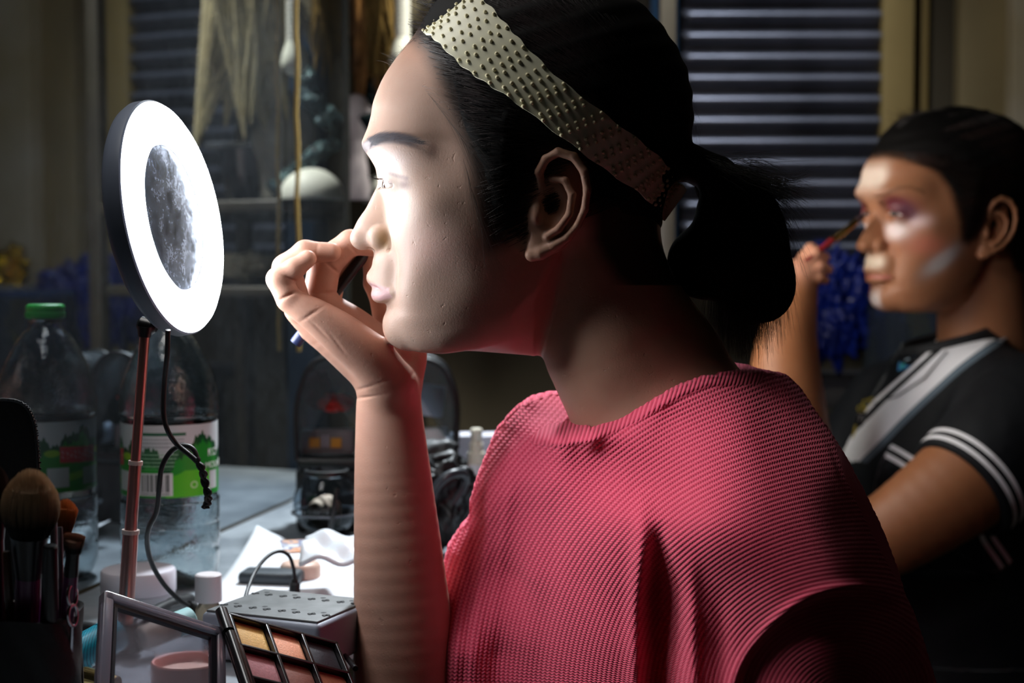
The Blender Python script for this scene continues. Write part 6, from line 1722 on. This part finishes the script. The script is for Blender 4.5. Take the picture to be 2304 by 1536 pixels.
def make_person_back():
    V = Vol((740, -60, -300), (1700, 1010, 300), 5.0)
    V.cone((1330, 520, 0), (1400, 1010, 0), 160, 172)
    V.cone((1300, 640, 0), (1330, 1010, 0), 130, 150, 40)
    nf = V.f.copy(); V.f[:] = 60; add_head(V); V.f[:] = comb(V.f, nf, 30, 'u'); del nf
    hv, hq = V.mesh(); hc = paint_face(hv, 'back', REG2); hw = whead2(hv)
    B = Vol((1600, 500, -420), (2500, 1560, 520), 5.0)
    # near arm: upper arm, forearm, hand
    B.chain([(2200, 930, 250), (2110, 1020, 300), (1960, 1130, 310), (1835, 1215, 270)], [108, 108, 88, 72], 0, 30)
    B.chain([(1835, 1215, 270), (1760, 1040, 240), (1738, 880, 190), (1745, 760, 140), (1775, 665, 100)], [72, 80, 78, 64, 42], 20, 30)
    B.ell((1786, 622, 88), (36, 44, 26), 20)
    for pts, r in (([(1795, 592, 90), (1816, 570, 92), (1838, 580, 84)], [15, 14, 11]), ([(1800, 612, 96), (1824, 600, 96), (1845, 606, 86)], [15, 13, 10.5]),
                   ([(1790, 582, 76), (1808, 560, 74), (1826, 566, 72)], [14, 13, 11]), ([(1797, 634, 100), (1822, 624, 98), (1838, 630, 90)], [14, 12, 9.5]),
                   ([(1780, 610, 66), (1800, 588, 60), (1824, 574, 66)], [16, 14, 12])):
        B.chain(pts, r, 5, 4)
    bv, bq = B.mesh(); bw = wpos2(bv)
    bc = np.tile(np.array(lin(158, 104, 68)), (len(bv), 1))
    bc = mixc(bc, smooth(660, 600, bv[:, 1]), lin(206, 148, 120))
    me = arr_mesh('person_back', np.vstack([hw, bw]), np.vstack([hq, bq+len(hw)])); set_col(me, 'Col', np.vstack([hc, bc]))
    o = link_mesh('person', me, skin_material('skin_back', 0.5))
    tag(o, 'person in black polo shirt with half finished stage makeup raising a brush to the eye', 'person')
    for sg in (1, -1): eye_mesh((EYE_C[0], EYE_C[1], EYE_C[2]*sg), EYE_R, (-1, 0.05, 0.35), 'eye', o, whead2)
    build_hair(o, whead2, False, 9, hair_material('dark_brown_hair', (34, 24, 20), 0.4), seg=0.9, REG=REG2, HL=REG2[1:10])
    # ---- polo shirt
    T = Vol((1700, 680, -460), (2620, 1700, 560), 6.0)
    T.ell((2180, 1180, -20), (300, 360, 250), 0)
    T.ell((2170, 1560, -20), (300, 330, 260), 80)
    T.chain([(2080, 935, -240), (2150, 880, -60), (2200, 885, 100), (2240, 930, 230)], [100, 105, 110, 125], 90, 30)
    T.chain([(2240, 935, 230), (2160, 985, 285), (2076, 1058, 305)], [128, 130, 122], 60, 30)
    T.chain([(2060, 950, -250), (1985, 1080, -290), (1950, 1180, -290)], [95, 110, 100], 60, 30)
    T.cone((2110, 800, 0), (2180, 900, 0), 105, 150, 60)
    ax = np.array([2076-2240, 1058-935, 75.0]); ax /= np.linalg.norm(ax)
    # open cuff and neck
    c0 = np.array([2076, 1058, 305])
    T.apply(lambda x, y, z: ((x-c0[0])*ax[0]+(y-c0[1])*ax[1]+(z-c0[2])*ax[2]-4), [1850, 850, 130], [2300, 1260, 560], 10, 'i')
    # slanted collar opening
    T.apply(lambda x, y, z: ((778-0.28*(x-2100))-y)*0.95, [1700, 680, -300], [2620, 900, 300], 14, 'i')
    for a, b, r in (((2010, 1010, 250), (2220, 1010, 330), 7), ((2060, 1150, 200), (2250, 1080, 330), 8), ((2120, 930, 300), (2240, 1030, 360), 6)): T.cone(a, b, r, r, 26, 's')
    tv, tq = T.mesh()
    tw = wpos2(tv); me = arr_mesh('polo_shirt', tw, tq)
    k = 1-tv[:, 2]*K2/Y2; px, py = 1152+(tv[:, 0]-1152)/k, 768+(tv[:, 1]-768)/k
    al = (tv-c0) @ ax
    nearc = (np.linalg.norm(tv-c0, axis=1) < 230)
    set_attr(me, 'cuff', np.where(nearc, al, -300))
    C = [tuple(q) for q in spline([(2420, 720), (2300, 712), (2230, 730), (2150, 782), (2080, 846), (2010, 915), (1960, 968), (1915, 1015)], 5)]
    below = inside(px, py, C+[(1900, 1500), (2600, 1500)])
    set_attr(me, 'band', seg_dist(px, py, C)*np.where(below, 1, -1)+np.where(tv[:, 2] < -120, 400, 0)+np.where((py > 1040) | (px < 1890), 400, 0))
    m = mat('black_polo', rgb(24, 27, 31), 0.7, spec=0.25); t = NT(m); M = t.math
    A = lambda n_: t.n('ShaderNodeAttribute', attribute_name=n_).outputs['Fac']
    def rng_(v, a, b): return M('MULTIPLY', M('GREATER_THAN', v, a), M('LESS_THAN', v, b))
    cf, bd = A('cuff'), A('band')
    msk = M('MAXIMUM', M('MAXIMUM', rng_(cf, -17, -8), rng_(cf, -36, -27)), M('MAXIMUM', rng_(bd, -20, 30), rng_(bd, -38, -31)))
    gre = rng_(bd, 30, 44)
    mx = t.n('ShaderNodeMixRGB'); t.l(msk, mx.inputs[0]); mx.inputs[2].default_value = rgb(246, 248, 252)
    mg = t.n('ShaderNodeMixRGB'); t.l(gre, mg.inputs[0]); mg.inputs[1].default_value = rgb(15, 18, 22); mg.inputs[2].default_value = rgb(96, 112, 124)
    t.l(mg.outputs[0], mx.inputs[1]); t.base(mx.outputs[0])
    nz = t.noise(9, 3, 0.5); t.normal(t.bump(nz.outputs[0], 0.5, 0.02))
    shirt = link_mesh('polo_shirt', me, m, o)
    # collar
    mb = MB(); cc = np.array([2128, 752, 0]); rows = []
    for i in range(5):
        v = i/4; row = []
        for j in range(56):
            a = 2*math.pi*j/56; r = 100+26*v
            row.append((cc[0]+20*v+r*math.cos(a), cc[1]+46*v-0.26*r*math.cos(a), r*0.92*math.sin(a)))
        rows.append(row)
    W = [[Vector(q) for q in wpos2(np.array(r))] for r in rows]; mb.grid(W, closed=True)
    co = mb.build('collar', mat('black_rib', rgb(20, 22, 25), 0.75), shirt, flat_angle=80); sm = co.modifiers.new('t', 'SOLIDIFY'); sm.thickness = 0.004
    mb = MB(); mb.tube([Vector(q) for q in wpos2(np.array([[cc[0]+14+121*math.cos(a), cc[1]+32-0.26*120*math.cos(a), 112*math.sin(a)] for a in np.linspace(0, 2*math.pi, 60)]))], 0.0018, 8, cap=False)
    mb.build('collar_trim', mat('white_trim', rgb(214, 220, 228), 0.6), shirt)
    bvh = BVHTree.FromPolygons([tuple(v) for v in tw], [tuple(int(i) for i in q) for q in tq])
    def plaque(name, pts, mtl, par, off=0.002, th=0.0015):
        ps = []
        for a, b in pts:
            h, n_ = ray_px(bvh, a, b)
            if h is None: h = P(a, b, 1.85)
            ps.append(h)
        c = sum(ps, Vector())/len(ps); toc = (Vector((0, 0, CAMZ))-c).normalized()
        v0 = [p+toc*off for p in ps]; v1 = [p+toc*(off+th) for p in ps]; n = len(ps)
        mb = MB(); mb.add(v0+v1, [tuple(range(n)), tuple(range(n, 2*n))]+[(i, (i+1) % n, (i+1) % n+n, i+n) for i in range(n)]); return mb.build(name, mtl, par, smooth=False)
    bp = plaque('chest_badge', [(2029, 792), (2050, 788), (2056, 800), (2046, 826), (2020, 834), (2022, 815)], mat('badge_blue', rgb(70, 140, 196), 0.5), shirt)
    plaque('badge_print', [(2036, 797), (2047, 795), (2046, 808), (2036, 812)], mat('badge_white', rgb(196, 222, 236), 0.5), bp, 0.004, 0.0006)
    plaque('badge_print', [(2026, 820), (2036, 816), (2034, 826), (2025, 829)], mat('badge_teal', rgb(60, 170, 160), 0.5), bp, 0.004, 0.0006)
    # lanyard with keys
    def surf(a, b, off=0.006):
        h, n_ = ray_px(bvh, a, b); 
        if h is None: h = P(a, b, 1.86)
        return h+(Vector((0, 0, CAMZ))-h).normalized()*off
    e = empty('lanyard', surf(1945, 930), 'thin cord with key bunch and small dark tag on the chest of the black polo', 'lanyard')
    mb = MB(); mb.tube([surf(a, b, 0.004) for a, b in ((2032, 772), (2010, 810), (1990, 850), (1966, 890), (1948, 912))], 0.0013, 8); mb.build('cord', mat('grey_cord', rgb(86, 90, 92), 0.5), e)
    mb = MB(); mb.tube([surf(a, b, 0.004) for a, b in ((2130, 790), (2080, 850), (2020, 890), (1975, 905), (1948, 912))], 0.001, 8); mb.build('cord', mat('grey_cord2', rgb(70, 74, 76), 0.5), e)
    gm = mat('yellow_metal', rgb(190, 172, 70), 0.3, metal=0.5)
    for i, (a, b, r) in enumerate(((1950, 908, 9), (1938, 920, 8), (1962, 902, 7))):
        mb = MB(); c = surf(a, b, 0.009); mb.tube([c+Vector((math.cos(q), 0.3*math.sin(q), math.sin(q)))*r*K2 for q in np.linspace(0, 2*math.pi, 20)], 0.0012, 8, cap=False); mb.build('key_ring', gm, e)
    tg = MB(); c = surf(1942, 944, 0.011); tg.box(c, (34*K2, 0.004, 30*K2), Matrix.Rotation(0.3, 3, 'Y'), 0.001); tgo = tg.build('dark_tag', mat('tag_black', rgb(14, 15, 17), 0.5), e)
    cu = bpy.data.curves.new('t', 'FONT'); cu.body = 'TO'; cu.size = 22*K2; cu.align_x = 'CENTER'; cu.align_y = 'CENTER'; cu.extrude = 0.0003
    to = bpy.data.objects.new('t', cu); COL.objects.link(to); bpy.context.view_layer.update(); tm = bpy.data.meshes.new_from_object(to); bpy.data.objects.remove(to)
    Rx = Matrix.Rotation(math.pi/2, 3, 'X')
    for v in tm.vertices: v.co = Matrix.Rotation(0.3, 3, 'Y') @ (Rx @ v.co) + c+Vector((0, -0.003, 0))
    link_mesh('tag_lettering', tm, mat('tag_white', rgb(190, 194, 196), 0.5), tgo)
    mb = MB(); mb.box(surf(1922, 972, 0.009), (5*K2, 0.003, 34*K2), Matrix.Rotation(0.2, 3, 'Y'), 0.0006); mb.build('key', gm, e)
    # brush
    a, b = Vector(wpos2(np.array([[1800, 582, 100]]))[0]), P(1942, 486, _g.y-0.012)
    d = (b-a).normalized(); L = (b-a).length; R = frame(d)
    e = empty('makeup_brush', a, 'slim makeup brush with dark red handle and brass ferrule held at the eye', 'brush')
    mb = MB(); mb.lathe([(0, -0.035), (0.0022, -0.03), (0.0032, 0.0), (0.0042, L*.38), (0.004, L*.44)], a, 20, R); mb.build('handle', mat('red_lacquer', rgb(122, 30, 34), 0.3), e)
    mb = MB(); mb.lathe([(0.0044, L*.44), (0.0046, L*.46), (0.004, L*.5), (0.0044, L*.52), (0.0036, L*.9)], a, 20, R); mb.build('ferrule', mat('brass', rgb(220, 182, 110), 0.22, metal=1.0), e)
    mb = MB(); mb.lathe([(0.0036, L*.89), (0.004, L*.94), (0.0026, L*1.0), (0, L*1.04)], a, 16, R); mb.build('bristles', mat('dark_bristle', rgb(50, 26, 34), 0.7), e)
    return o
make_person_back()
# a stool carries the seated person
def stool(x, y, label):
    e = empty('stool', (x, y, 0), label, 'stool'); m = mat('stool_black', rgb(26, 26, 28), 0.5)
    mb = MB(); mb.lathe([(0, 0.42), (0.15, 0.42), (0.16, 0.43), (0.16, 0.46), (0.15, 0.47), (0, 0.47)], (x, y, 0), 40); mb.build('seat', m, e)
    for i in range(4):
        a = math.pi/4+i*math.pi/2; mb = MB(); mb.tube([(x+.11*math.cos(a), y+.11*math.sin(a), .43), (x+.17*math.cos(a), y+.17*math.sin(a), 0.002)], 0.012, 10); mb.build('leg', m, e)
